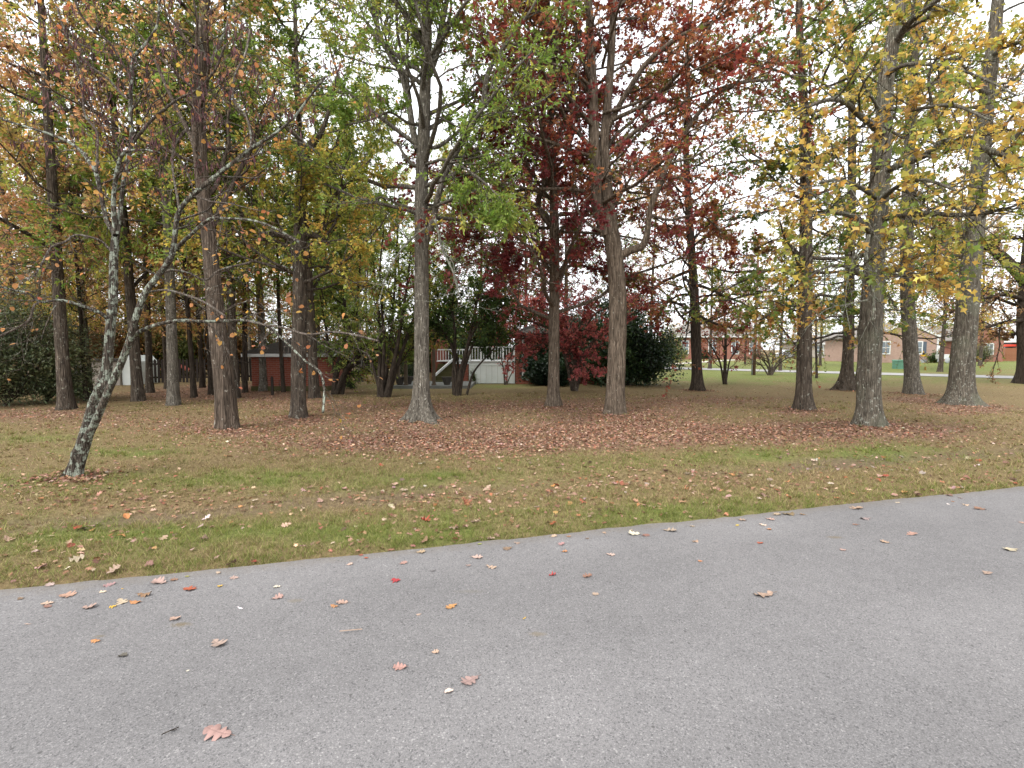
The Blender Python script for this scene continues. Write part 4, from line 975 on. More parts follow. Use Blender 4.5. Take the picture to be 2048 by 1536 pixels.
back = [('orange', -150, 790, 14), ('gold', -60, 770, 12), ('rust', 15, 768, 9), ('orange', 120, 762, 8), ('gold', 160, 758, 8), ('rust', 210, 755, 7), ('orange', 255, 752, 7), ('gold', 300, 750, 6), ('mixed', 350, 752, 7),
        ('rust', 385, 748, 6), ('gold', 430, 750, 7), ('orange', 465, 745, 6), ('green', 500, 752, 7), ('red', 520, 742, 5), ('orange', 560, 744, 5), ('green', 600, 748, 6), ('mixed', 655, 750, 6), ('gold', 690, 744, 5), ('green', 735, 748, 6), ('green', 700, 756, 7),
        ('orange', 640, 738, 4.5), ('rust', 330, 742, 5), ('gold', 60, 748, 6), ('orange', -20, 750, 7), ('rust', 100, 744, 5), ('brown', 230, 742, 5), ('green', 420, 740, 4.6), ('orange', -260, 775, 13), ('mixed', 590, 737, 4.5), ('rust', 180, 738, 4.5), ('orange', 450, 736, 4.3)]
def zone(px):
    for lim, nm in ((0, 'at the far left edge'), (75, 'behind the left part of the wide evergreen bush'), (135, 'behind the flared grey trunk'), (215, 'behind the beige shed'), (275, 'behind the redbud fork'), (340, 'above the orange brick house'), (400, 'left of the shaggy trunk'),
                    (445, 'behind the shaggy trunk'), (512, 'between the shaggy trunk and the pump house'), (575, 'above the pump house roof'), (640, 'behind the crooked oak'), (800, 'behind the arching evergreen')):
        if px < lim: return nm
for i, (k, px, py, w) in enumerate(back):
    dist = 'near ' if py > 757 else ('' if py > 745 else 'far ')
    plant(k, px, py, w, dist + {'orange': 'orange-leaved', 'gold': 'golden-leaved', 'rust': 'rust-leaved', 'mixed': 'green and orange', 'green': 'green-leaved', 'red': 'red-leaved', 'brown': 'brown-leaved'}[k] + ' tree beyond the picket fence, ' + zone(px),
        'trees beyond the picket fence', seed=i * 2.3, hs=.92)
mid = [('green', 905, 752, 8, 'green-leaved tree rising behind the deck of the brick house'), ('red', 960, 748, 9, 'red-leaved tree rising behind the white deck skirting'), ('mixed', 1050, 746, 8, 'green and brown tree behind the brick house'),
       ('red', 1130, 750, 10, 'red-leaved tree rising behind the brick house roof'), ('mixed', 1225, 748, 8, 'green and rust tree behind the evergreen shrubs'), ('rust', 1300, 745, 8, 'rust-leaved tree behind the tall evergreen shrub'),
       ('red', 1085, 757, 11, 'crimson tree close behind the brick house roof'), ('red', 905, 745, 8, 'burgundy tree rising right of the straight oak crown'),
       ('green', 800, 748, 7, 'green-leaved tree standing behind the multi-stem trees'), ('green', 720, 764, 11, 'light green tree rising behind the arching evergreen'), ('green', 640, 768, 10, 'light green tree right behind the pump house corner'), ('orange', 860, 744, 6, 'orange-leaved tree showing left of the straight oak'),
       ('red', 1010, 742, 7, 'dark red tree at the back above the deck'), ('rust', 1420, 738, 6, 'rust-leaved tree standing by the far street'), ('gold', 1560, 742, 6, 'yellow tree by the far street left of the parked car'),
       ('gold', 1880, 744, 8, 'golden tree standing by the tan brick house corner'), ('brown', 1905, 738, 7, 'brown-leaved tree in front of the red gabled house'), ('mixed', 1700, 735, 6, 'leafy green tree across the street behind the flared brown trunk'),
       ('gold', 2100, 790, 18, 'golden tree outside the right edge'), ('rust', 1960, 732, 6, 'rust-leaved tree behind the red gabled house'), ('gold', 1760, 730, 5, 'yellow tree behind the tan brick house'),
       ('mixed', 1640, 732, 5, 'green and yellow tree across the far street'), ('brown', 1490, 728, 4, 'brown-leaved tree beside the red brick house')]
for i, (k, px, py, w, lab) in enumerate(mid):
    if px > 2060: continue
    plant(k, px, py, w, lab, 'trees behind the houses and shrubs', seed=i * 1.1 + .4, hs=.95)
# far tree line, thin and pale
far = [(1340, 712, 'mixed'), (1365, 711, 'brown'), (1395, 711, 'green'), (1430, 711, 'mixed'), (1475, 711, 'brown'), (1520, 711, 'green'), (1560, 711, 'mixed'), (1600, 711, 'brown'), (1650, 711, 'green'), (1710, 711, 'mixed'), (1770, 711, 'brown'), (1850, 711, 'green'), (1930, 711, 'mixed'), (2010, 711, 'brown'), (2080, 711, 'green'),
       (1260, 711, 'mixed'), (1180, 711, 'brown'), (1090, 711, 'green'), (1000, 711, 'mixed'), (900, 711, 'green'), (800, 711, 'mixed')]
for i, (px, py, k) in enumerate(far):
    plant(k, px, py, 2.6, 'distant tree on the skyline behind the houses', 'distant trees on the skyline', seed=i * 1.9, hs=.55)

# ------------------------------------------------------------------ multi-stem trees, shrubs
def multistem(name, px, py, label, stems, cols, seed, H=5.5, bark='bark_dark', L=.06, kind='oval', per=9, mat='leaf', nbr=7, ntw=7, spread=1.0, group=None, cat='tree', t0=.3):
    rng = np.random.default_rng(seed); g = gp(px, py); base = np.array([g[0], g[1], float(tz(g[0], g[1])) - .03]); Y = g[1]
    root = empty(name, base, label, cat, group)
    lf, tw = [], []
    for s in stems:
        q = pxline(s['pts'], Y, s.get('dy', 0)); q[0, 2] = min(q[0, 2], base[2] - .02)
        obj('stem', trunk_mesh('stem', q[:, :3] - base, q[:, 3], M[bark], .3, .2, 4, 10, seed + len(lf), .12, .06), root)
        rs = resample(q, 10); P, R = rs[None, :, :3], rs[None, :, 3]
        b1 = spawn(P, R, nbr, t0, 1, 48, 14, 0, .3, 5, .17, .04, rng, .55, .005, .3, Labs=1.25 * spread)
        b2 = spawn(*b1, ntw, .1, 1, 45, 15, .42, .3, 3, .18, 0, rng, .55, .0035)
        tw += [b1, b2]
        for b_ in (b1, b2): lf.append(leaf_on(b_[0], b_[1], per, kind, L, cols, rng, patch_sc=.9))
    V, Fc = tubes(tw, 3); tag(obj('branches', mesh('branches', V - base, [Fc], None, True, [M[bark]]), root), kind='stuff')
    V, Fc, C = join(lf); tag(obj('crown', mesh('crown', V - base, [Fc], C, False, [M[mat]]), root), kind='stuff')
    return root
C_MYRTLE = [(.12, .17, .05, 3), (.20, .27, .07, 5), (.29, .35, .09, 4), (.34, .33, .08, 1.2), (.38, .22, .09, .4)]
multistem('multi_stem_tree', 766, 795, 'evergreen tree of many dark stems fanning out left of the straight oak', [
    dict(pts=[(760, 796, 14), (759, 760, 11), (760, 700, 9), (758, 640, 7), (750, 560, 5), (742, 470, 4), (735, 380, 3)], dy=.4),
    dict(pts=[(764, 796, 12), (766, 750, 9), (768, 690, 8), (764, 620, 6), (760, 540, 4), (768, 450, 3), (775, 360, 2.5)], dy=-.6),
    dict(pts=[(768, 794, 12), (772, 752, 10), (778, 700, 8), (785, 640, 7), (790, 560, 5), (795, 470, 4), (798, 390, 3)], dy=.8),
    dict(pts=[(772, 792, 14), (782, 752, 12), (792, 705, 9), (803, 640, 7), (814, 570, 5), (822, 500, 3)], dy=-.4),
    dict(pts=[(774, 790, 12), (790, 745, 10), (805, 700, 8), (822, 650, 6), (842, 600, 4), (860, 560, 3)], dy=.5),
    dict(pts=[(774, 780, 9), (795, 730, 7), (815, 705, 5), (840, 685, 4), (870, 670, 3)], dy=1.2),
    dict(pts=[(762, 780, 8), (745, 730, 6), (725, 690, 5), (700, 660, 4), (690, 600, 3)], dy=.6)], C_MYRTLE, 201, nbr=15, ntw=10, per=13, L=.08)
multistem('multi_stem_tree', 671, 789, 'evergreen tree with low arching dark boughs right of the crooked oak', [
    dict(pts=[(668, 790, 14), (672, 750, 14), (680, 715, 12), (688, 690, 9), (690, 640, 6), (685, 570, 5), (680, 480, 4), (672, 400, 3)], dy=.3),
    dict(pts=[(672, 786, 12), (690, 745, 11), (715, 715, 9), (745, 690, 6), (765, 675, 4)], dy=-.8),
    dict(pts=[(672, 776, 9), (695, 742, 8), (725, 722, 6), (755, 712, 4)], dy=.8),
    dict(pts=[(674, 740, 7), (660, 700, 6), (650, 650, 4), (640, 590, 3)], dy=.5),
    dict(pts=[(682, 712, 8), (705, 670, 6), (715, 610, 5), (720, 520, 4), (716, 420, 3)], dy=.5)], C_MYRTLE, 202, nbr=15, ntw=10, per=13, L=.08)
multistem('multi_stem_tree', 912, 792, 'evergreen tree of dark spreading stems between the straight oak and the white skirting', [
    dict(pts=[(910, 794, 11), (907, 750, 9), (910, 700, 8), (908, 650, 6), (900, 590, 4), (895, 520, 3)], dy=.4),
    dict(pts=[(914, 794, 12), (920, 750, 10), (930, 710, 8), (942, 660, 6), (955, 600, 5), (975, 530, 3)], dy=-.4),
    dict(pts=[(916, 790, 9), (928, 740, 8), (945, 690, 6), (970, 640, 5), (1000, 590, 3)], dy=.8),
    dict(pts=[(912, 780, 8), (915, 720, 6), (895, 670, 5), (880, 610, 4), (870, 560, 3)], dy=1.0),
    dict(pts=[(932, 772, 6), (945, 750, 5), (958, 730, 4), (985, 700, 3), (1005, 660, 2)], dy=.6),
    dict(pts=[(914, 770, 7), (905, 700, 5), (880, 650, 4), (862, 610, 3)], dy=-.5), dict(pts=[(918, 760, 7), (940, 680, 5), (965, 640, 4), (1010, 610, 3)], dy=-.6)], C_DARKGREEN, 203, nbr=14, ntw=10, per=14, L=.08, t0=.52)
multistem('red_dogwood', 1150, 782, 'small spreading tree with crimson leaves in front of the dark shrubs', [
    dict(pts=[(1150, 784, 13), (1148, 740, 11), (1140, 700, 9), (1110, 665, 7), (1070, 645, 5), (1035, 640, 3)], dy=-.9),
    dict(pts=[(1150, 760, 9), (1152, 710, 8), (1160, 660, 6), (1170, 620, 4)], dy=-.6),
    dict(pts=[(1152, 740, 8), (1175, 700, 7), (1210, 660, 5), (1250, 635, 4), (1285, 620, 3)], dy=-.5),
    dict(pts=[(1146, 720, 7), (1120, 690, 6), (1080, 690, 4), (1045, 700, 3)], dy=-1.3),
    dict(pts=[(1150, 700, 6), (1130, 640, 5), (1100, 610, 4), (1075, 600, 3)], dy=-1.2),
    dict(pts=[(1148, 715, 7), (1115, 680, 6), (1070, 668, 5), (1030, 690, 3), (1022, 715, 2)], dy=-1.6), dict(pts=[(1150, 690, 6), (1180, 640, 5), (1230, 610, 4), (1280, 600, 3)], dy=-1.4),
    dict(pts=[(1152, 745, 6), (1168, 722, 5), (1160, 712, 4), (1172, 735, 3)], dy=-.8), dict(pts=[(1149, 700, 6), (1120, 650, 5), (1060, 615, 4), (1020, 620, 3)], dy=-.3)], C_MAPLE, 204, bark='bark_brown', L=.10, kind='oak4', per=13, nbr=11, ntw=7, spread=.9)
multistem('red_sapling', 1011, 770, 'spindly sapling with a few crimson leaves before the white skirting', [
    dict(pts=[(1010, 771, 3), (1008, 745, 3), (1003, 720, 2), (995, 705, 2)], dy=0), dict(pts=[(1012, 771, 3), (1015, 740, 2.5), (1016, 715, 2)], dy=.2), dict(pts=[(1012, 765, 2.5), (1024, 745, 2), (1034, 730, 1.5)], dy=-.2)],
    C_MAPLE, 205, bark='bark_brown', L=.08, per=2, nbr=3, ntw=2, spread=.35)
multistem('young_tree', 1450, 769, 'young tree with rust leaves and low forked stems on the far lawn', [
    dict(pts=[(1450, 770, 9), (1450, 740, 7.5), (1451, 700, 6.5), (1451, 660, 5), (1448, 620, 4), (1446, 590, 3)], dy=0),
    dict(pts=[(1449, 738, 5), (1440, 725, 4), (1430, 705, 3.5), (1418, 685, 2.5), (1408, 670, 2)], dy=-.3),
    dict(pts=[(1452, 735, 4), (1460, 720, 3.5), (1470, 705, 3), (1482, 690, 2)], dy=.4)], C_RUSTRED, 206, bark='bark_dark', L=.11, per=7, nbr=8, ntw=6, spread=1.0)
multistem('twiggy_shrub', 1540, 751, 'vase-shaped half-bare shrub with fine reddish twigs right of the utility pole', [
    dict(pts=[(1540, 752, 6), (1536, 735, 4), (1520, 715, 3), (1495, 700, 2)], dy=0), dict(pts=[(1540, 752, 5), (1539, 730, 4), (1532, 708, 3), (1520, 692, 2)], dy=-.5), dict(pts=[(1541, 752, 5), (1545, 730, 4), (1548, 708, 3), (1548, 690, 2)], dy=.5),
    dict(pts=[(1542, 752, 6), (1550, 732, 4), (1565, 712, 3), (1585, 700, 2)], dy=0), dict(pts=[(1542, 750, 4), (1558, 728, 3), (1578, 715, 2), (1592, 712, 2)], dy=.4), dict(pts=[(1538, 750, 4), (1522, 730, 3), (1500, 718, 2), (1480, 715, 2)], dy=.4)],
    [(.20, .15, .08, 3), (.28, .16, .10, 3), (.16, .17, .07, 3)], 207, bark='bark_brown', L=.07, per=3, nbr=11, ntw=8, spread=.8, cat='shrub')
multistem('thin_young_tree', 1633, 757, 'thin young trunk with a rust top standing right of the grey-brown trunk', [
    dict(pts=[(1633, 758, 6), (1633, 730, 5), (1632, 690, 4.5), (1632, 640, 3), (1630, 590, 2)], dy=0)], C_RUST, 208, bark='bark_dark', L=.10, per=5, nbr=9, ntw=5, spread=.9)

def shrub(name, px, py, w, h, label, cols, seed, n=9000, L=.07, kind='oval', mat='evergreen', group=None, dpt=None, lobes=7, cat='shrub'):
    """a dense shrub of leaf sprays on stems; w,h in metres"""
    rng = np.random.default_rng(seed); g = gp(px, py); base = np.array([g[0], g[1], -.02]); dpt = dpt or w
    root = empty(name, base, label, cat, group)
    k = 26
    az = rng.random(k) * 6.283; rr = np.sqrt(rng.random(k)) ; hh = h * (.45 + .55 * rng.random(k)) * (1.08 - .45 * rr ** 2)
    tip = np.stack([np.cos(az) * rr * w / 2 * .9, np.sin(az) * rr * dpt / 2 * .9, hh], 1)
    P = np.stack([np.array([0, 0, .02]) + tip * np.array([t ** 1.3, t ** 1.3, t]) + np.array([.08, .05, 0]) * np.sin(t * 5) for t in np.linspace(0, 1, 8)], 1)
    R = np.linspace(.02, .005, 8)[None, :].repeat(k, 0) * (h / 2) ** .5
    V, Fc = tubes([(P, R)], 4)
    b1 = spawn(P, R, 10, .15, 1, 55, 18, 0, .35, 5, .2, .02, rng, .6, .003, .1, Labs=min(w, h) * .32)
    V2, F2 = tubes([b1], 3)
    tag(obj('stems', mesh('stems', np.concatenate([V, V2]), [Fc, F2 + len(V)], None, True, [M['bark_dark']]), root), kind='stuff')
    per = max(2, n // len(b1[0]))
    v, f, c = leaf_on(b1[0], b1[1], per, kind, L, cols, rng, t0=.05, droop=.1, patch_sc=1.2)
    v2, f2, c2 = v.copy(), f, c
    nl = len(v); jit = np.repeat(rng.normal(0, .06 * min(w, h), (nl // len(LEAF[kind][0]), 3)), len(LEAF[kind][0]), 0)
    v = v + jit; v[:, 2] = np.maximum(v[:, 2], .01)
    tag(obj('foliage', mesh('foliage', v, [f], c, False, [M[mat]]), root), kind='stuff')
    return root
C_HOLLY = [(.010, .022, .009, 4), (.018, .038, .013, 5), (.032, .062, .018, 3), (.06, .10, .026, 1)]
C_CEDAR = [(.075, .095, .045, 4), (.115, .135, .06, 5), (.16, .175, .075, 3), (.17, .14, .075, 1.5)]
for i, (px, py, w, h, lab) in enumerate([
    (1290, 771, 3.1, 3.7, 'tall dark evergreen shrub at the right end of the row beside the brick house'),
    (1200, 770, 2.8, 3.2, 'tall dark evergreen shrub directly behind the crimson dogwood'),
    (1235, 766, 3.0, 4.6, 'tallest dark evergreen shrub at the back, behind the split oak'),
    (1100, 772, 2.2, 1.3, 'low dark evergreen shrub at the brick corner under the downspout'),
    (1140, 767, 2.4, 2.3, 'dark evergreen shrub between the brick house and the crimson dogwood'),
    (1255, 771, 2.4, 2.8, 'dark evergreen shrub filling the row behind the split oak trunk'),
    (1085, 769, 2.0, 2.3, 'narrow dark evergreen shrub shading the brick wall right of the downspout'),
    (1170, 762, 3.0, 3.6, 'tall dark evergreen shrub rising behind the slender red oak')]):
    shrub('evergreen_shrub', px, py, w, h, lab, C_HOLLY, 300 + i, 13000, .11, group='dark evergreen shrubs beside the brick house')
for i, (px, py, w, h, lab) in enumerate(((985, 755, 3.2, 4.2, 'tall dark green shrub rising behind the white deck'), (905, 756, 3.0, 3.8, 'dark green shrub behind the deck steps'))):
    shrub('leafy_shrub', px, py, w, h, lab, C_DARKGREEN, 330 + i, 9000, .11)
shrub('evergreen_bush', 10, 812, 4.2, 3.7, 'wide feathery dark evergreen bush at the left edge', C_CEDAR, 310, 42000, .085, 'narrow')
shrub('evergreen_bush', 92, 806, 2.2, 2.5, 'smaller feathery evergreen bush touching the flared grey trunk', C_CEDAR, 311, 18000, .085, 'narrow')
shrub('small_shrub', 158, 797, .8, .6, 'low green shrub in front of the beige shed', C_MIXED, 312, 1200, .06)
shrub('small_shrub', 700, 778, .8, .55, 'low leafy shrub at the foot of the arching evergreen', C_DARKGREEN, 313, 900, .05)
shrub('patio_shrub', 820, 762, 1.1, 1.0, 'dark round shrub behind the patio posts', C_DARKGREEN, 314, 2500, .06)
shrub('fern_clump', 946, 768, .45, .8, 'feathery green plant against the white skirting', C_WILLOW, 315, 500, .05, 'narrow')
shrub('foundation_shrub', 1355, 719.5, 3.4, 2.2, 'green shrub left of the white window of the red brick house', C_DARKGREEN, 316, 1500, .2)
shrub('foundation_shrub', 1412, 718.5, 3.2, 1.6, 'dark clipped shrub under the arched window', C_HOLLY, 317, 1500, .2)
shrub('foundation_shrub', 1475, 718, 3.2, 1.3, 'low green shrubs right of the arched window', C_DARKGREEN, 318, 1500, .2)
shrub('foundation_shrub', 1868, 726, 1.3, 1.2, 'rounded green shrub at the corner of the tan brick house', C_DARKGREEN, 319, 1200, .15)
shrub('foundation_shrub', 1902, 726, 1.1, 1.0, 'yellow-green shrub beside the grey garden clutter', C_YELLOWGREEN, 320, 900, .15)
shrub('foundation_shrub', 1772, 724, 1.2, .7, 'low shrub at the foot of the tan brick wall', C_MIXED, 321, 800, .13)
shrub('conifer_shrub', 1965, 724, 2.6, 2.9, 'spreading dark evergreen in front of the red gabled house', C_CEDAR, 322, 4000, .16, 'narrow')
shrub('boundary_shrub', 1690, 722, 3.5, 2.6, 'dark green shrub across the street behind the flared brown trunk', C_DARKGREEN, 323, 2200, .18)
shrub('boundary_shrub', 1600, 718, 3.5, 1.9, 'green shrub beside the parked silver car', C_DARKGREEN, 324, 1800, .18)

C_THICK = [[(.20, .13, .045, 4), (.34, .22, .055, 4), (.14, .12, .04, 3)], [(.09, .12, .03, 4), (.16, .18, .045, 4), (.24, .16, .05, 2)], [(.24, .12, .05, 4), (.34, .17, .06, 3), (.15, .10, .045, 3)]]
thick = [shrub('thicket', px, py, 4.6, 3.6, lab, C_THICK[i], 340 + i, 7000, .15, group='thickets behind the wood', cat='thicket') for i, (px, py, lab) in enumerate(((40, 758, 'golden thicket behind the wide evergreen bush'), (355, 750, 'green thicket behind the trunks left of the shaggy trunk'), (240, 752, 'rust thicket behind the redbud fork')))]
for i, (j, px, py, s_, lab) in enumerate(((2, 110, 755, 1.1, 'rust thicket behind the flared grey trunk'), (0, 165, 751, 1.2, 'golden thicket rising behind the beige shed'), (1, 300, 748, 1.2, 'green thicket beside the orange brick house'), (0, 400, 747, 1.1, 'golden thicket left of the shaggy trunk'), (2, 455, 746, 1.2, 'rust thicket right of the shaggy trunk'),
        (1, 500, 745, 1.0, 'green thicket left of the pump house'), (0, 690, 744, .9, 'golden thicket behind the picket fence by the arching evergreen'), (1, 745, 745, 1.0, 'green thicket where the picket fence ends'), (2, -60, 765, 1.3, 'rust thicket at the far left edge'), (1, 640, 741, .8, 'low green thicket right of the pump house'), (1, 840, 745, 1.1, 'green thicket behind the straight oak'),
        (0, 550, 740, .8, 'golden thicket behind the pump house'), (1, 900, 742, 1.2, 'green thicket behind the deck steps'), (2, 980, 741, 1.1, 'rust thicket behind the white deck'), (1, 1330, 733, 1.0, 'green thicket left of the mailbox'))):
    o = copy_tree(thick[j], (*gp(px, py)[:2], -.02), i * 1.3, s_); tag(o, lab, 'thicket', 'thickets behind the wood')

# ------------------------------------------------------------------ houses, fences and yard things
# brick pump house
p = gp(580, 783); Y = p[1]; W2 = 1.42
t = empty('pump_house', (p[0], Y + W2, 0), 'small red brick pump house with dark pyramid roof and white fascia', 'shed')
Geo().box(-W2, W2, -W2, W2, -.05, 1.36).build('wall', M['brick_red'], t)
Geo().box(-W2 - .03, W2 + .03, -W2 - .03, W2 + .03, -.05, .2).build('plinth', M['wood_moss'], t)
e = W2 + .27; z0, zt = 1.46, 2.15
rf = Geo().add([(-e, -e, z0), (e, -e, z0), (e, e, z0), (-e, e, z0), (-.15, 0, zt), (.15, 0, zt), (-e, -e, z0 - .03), (e, -e, z0 - .03), (e, e, z0 - .03), (-e, e, z0 - .03)],
    [(0, 1, 5, 4), (1, 2, 5), (2, 3, 4, 5), (3, 0, 4), (0, 6, 7, 1), (1, 7, 8, 2), (2, 8, 9, 3), (3, 9, 6, 0), (9, 8, 7, 6)]).build('roof', M['roof_dark'], t)
fa = Geo()
fa.box(-e + .02, e - .02, -e + .02, -e + .05, z0 - .15, z0 - .032).box(-e + .02, e - .02, e - .05, e - .02, z0 - .15, z0 - .032)
fa.box(-e + .02, -e + .05, -e + .052, e - .052, z0 - .15, z0 - .032).box(e - .05, e - .02, -e + .052, e - .052, z0 - .15, z0 - .032)
fa.build('fascia', M['white'], t)
# picket fence running behind the wood
def picket_fence(a, b_, label, h, pw=.085, gap=.035, mat='fence_dark', name='picket_fence', postgap=2.4):
    a, b_ = np.array(a, float), np.array(b_, float); d = b_ - a; L = np.linalg.norm(d[:2]); t_ = d / L; rz = math.atan2(t_[1], t_[0])
    root = empty(name, a, label, 'fence', 'dark picket fence along the wood', rz)
    pm = Geo().prism([(-pw / 2, .06), (pw / 2, .06), (pw / 2, h - .05), (0, h), (-pw / 2, h - .05)], -.012, .012).mesh('picket', M[mat])
    n = int(L / (pw + gap)); rng = np.random.default_rng(int(a[0] * 7) & 255)
    for i in range(n):
        if rng.random() < .02: continue
        o = obj('picket', pm, root, (i * (pw + gap) + pw / 2, -.035, rng.normal(0, .012))); o.rotation_euler[1] = rng.normal(0, .012)
    for zz in (.25, h - .28): Geo().box(0, L, -.02, .02, zz, zz + .08).build('rail', M[mat], root)
    k = max(1, int(L / postgap))
    pmm = Geo().box(-.05, .05, .022, .12, -.1, h - .08).mesh('post', M[mat])
    for i in range(k + 1): obj('post', pmm, root, (L * i / k, 0, 0))
    return root
picket_fence(gp(246, 768), gp(420, 766.5), 'dark picket fence between the beige shed and the shaggy trunk', 1.15, .10, .05)
picket_fence(gp(420, 766.5) + (.3, .05, 0), gp(515, 764), 'dark picket fence between the shaggy trunk and the pump house', 1.2, .085, .04)
picket_fence(gp(628, 760), gp(758, 751), 'dark open picket fence running right of the pump house to the evergreen stems', 1.15, .075, .055)
# beige shed
p = gp(195, 772); Y = p[1] + 1.2
t = empty('beige_shed', (p[0], Y, 0), 'low beige shed with dark roof behind the redbud', 'shed')
Geo().box(-1.35, .75, -.9, .9, -.05, 1.05).build('wall', M['beige'], t)
Geo().box(-1.5, .8, -1.05, 1.05, 1.06, 1.16).build('roof', M['roof_dark'], t)
gd = Geo().prism([(.78, -.05), (1.22, -.05), (1.22, 1.05), (1.0, 1.32), (.78, 1.05)], -.8, .8); gd.build('gable_end', M['white_grey'], t)
for x in (-1.15, -.55, .05): Geo().box(x, x + .03, -.925, -.902, 0, 1.0).build('seam', M['white_grey'], t)
# orange-brick house behind the fence
p = gp(318, 742); t = empty('far_house', p, 'house with orange brick and grey roof glimpsed over the picket fence', 'house')
Geo().box(-2.5, 1.2, 0, 5, -.05, 2.1).build('wall', M['orange_brick'], t)
Geo().box(-2.6, 1.3, -.12, -.02, 1.72, 1.86).build('fascia', M['white'], t)
Geo().add([(-2.9, -.4, 2.1), (1.6, -.4, 2.1), (1.6, 5.4, 2.1), (-2.9, 5.4, 2.1), (-1.6, 2.5, 3.5), (.3, 2.5, 3.5)], [(0, 1, 5, 4), (1, 2, 5), (2, 3, 4, 5), (3, 0, 4), (3, 2, 1, 0)]).build('roof', M['roof_grey'], t)
# leaning red panel over the fence
p = gp(369, 760); t = tag(Geo().bar((-.26, 0, .62), (.26, 0, .32), .45, .05).build('tilted_board', M['red_faded'], None, loc=(p[0], p[1], 0.18)), 'faded red board tilted against the dark picket fence', 'board')
Geo().box(-.2, -.15, -.02, .02, -.2, .5).build('leg', M['fence_dark'], t)
Geo().box(.15, .2, -.02, .02, -.2, .35).build('leg', M['fence_dark'], t)
# stake and shepherd's rod by the pump house
p = gp(545, 791); g_ = Geo().box(-.035, .035, -.035, .035, -.1, .62); g_.add([(-.035, -.035, .62), (.035, -.035, .62), (.035, .035, .62), (-.035, .035, .62), (0, 0, .68)], [(0, 1, 4), (1, 2, 4), (2, 3, 4), (3, 0, 4)])
tag(g_.build('wooden_stake', M['fence_dark'], None, loc=p), 'dark pointed wooden stake in the ground before the pump house', 'stake')
p = gp(559, 783); t = empty('garden_rod', p, 'thin metal rod with a small foot near the pump house', 'rod')
Geo().lathe([(.012, 0), (.012, .42), (.008, .44)], 8).build('rod', M['black'], t)
Geo().lathe([(.07, .0), (.07, .02), (.02, .03)], 10).build('foot', M['black'], t)

# patio, deck and brick house in the middle
p0 = gp(786, 778); p1 = gp(925, 775)
PY = p0[1]
tag(Geo().box(p0[0], p1[0] + .4, PY, PY + 3.0, -.05, .13).build('patio_slab', M['concrete']), 'raised concrete patio slab behind the straight oak', kind='structure')
for i, (px, dpt, lab) in enumerate(((797, 1.6, 'leftmost wooden patio post'), (812, .35, 'wooden patio post second from the left'), (868, .3, 'wooden patio post right of the straight oak'))):
    q = at(px, 768, PY + dpt)
    t = empty('patio_post', (q[0], PY + dpt, .13), lab, 'post', 'patio posts')
    Geo().box(-.06, .06, -.06, .06, 0, 2.3).build('shaft', M['wood_post'], t)
    Geo().box(-.085, .085, -.085, .085, 0, .06).build('foot', M['wood_post'], t)
for i, (px, dpt, lab, s) in enumerate(((800, .5, 'dark square planter at the left end of the patio', 1.0), (816, .9, 'dark urn planter behind the second patio post', 1.15), (894, .5, 'dark tapered planter right of the patio steps', 1.05))):
    q = at(px, 768, PY + dpt)
    t = empty('planter', (q[0], PY + dpt, .13), lab, 'planter', 'planters on the patio')
    Geo().lathe([(.11 * s, 0), (.13 * s, .05), (.19 * s, .27), (.21 * s, .29), (.21 * s, .33), (.18 * s, .33), (.17 * s, .27)], 12).build('pot', M['pot'], t)
    Geo().lathe([(.165 * s, .26), (.10 * s, .29)], 12).build('soil', M['bark_dark'], t)
HY = gp(980, 768)[1]                       # front of the deck skirting
def X(px, Y): return at(px, 740, Y)[0]
t = empty('deck', (X(938, HY), HY, 0), 'raised deck with grey-white skirting boards, railing and mossy steps', 'deck')
x0 = X(938, HY); wdk = X(1030, HY) - x0
for i, xx in enumerate(np.linspace(0, wdk, 9)[:-1]):
    ww = wdk / 8 - .008
    Geo().box(xx, xx + ww, 0, .03, .03, .84).build('skirting_board', M['white_grey'], t)
Geo().box(0, wdk, -.02, .04, .845, .93).build('rim_board', M['white_grey'], t)
Geo().box(0, wdk, -.045, 2.6, 1.02, 1.06).build('floor_board', M['white'], t)
Geo().box(0, wdk, -.01, .035, .933, 1.018).build('rim_board', M['white'], t)
for xx in np.linspace(.04, wdk - .04, 5): Geo().box(xx - .04, xx + .04, .03, .11, 1.06, 1.72).build('railing_post', M['white'], t)
Geo().box(.0, wdk, .02, .12, 1.66, 1.71).build('handrail', M['white'], t)
bm_ = Geo().box(-.015, .015, .055, .085, 1.1, 1.66).mesh('baluster', M['white'])
for xx in np.arange(.15, wdk - .1, .13): obj('baluster', bm_, t, (xx, 0, 0))
xl = X(868, HY) - x0
Geo().box(xl, -.02, .8, 2.6, 1.0, 1.05).build('floor_board', M['white'], t)
Geo().box(xl, -.02, .8, .85, 1.54, 1.6).build('handrail', M['white'], t)
for xx in np.arange(xl + .05, -.1, .13): obj('baluster', bm_, t, (xx, .76, -.1))
xs0, xs1 = X(872, HY) - x0, X(905, HY) - x0
for i in range(5):
    Geo().box(xs0, xs1, -.55 + i * .27, -.55 + (i + 1) * .27 + .03, .0 if i == 0 else .18 * i - .02, .18 * (i + 1)).build('step', M['wood_moss'], t)
Geo().bar((xs0 - .06, -.55, .35), (xs0 + .75, .75, 1.15), .07, .09).build('stair_rail', M['white'], t)
Geo().box(X(905, HY) - x0 + .02, -.03, .05, .5, .0, .92).build('brick_pier', M['brick_red'], t)
Geo().box(X(905, HY) - x0, -.005, .02, .53, .922, .97).build('pier_cap', M['white'], t)
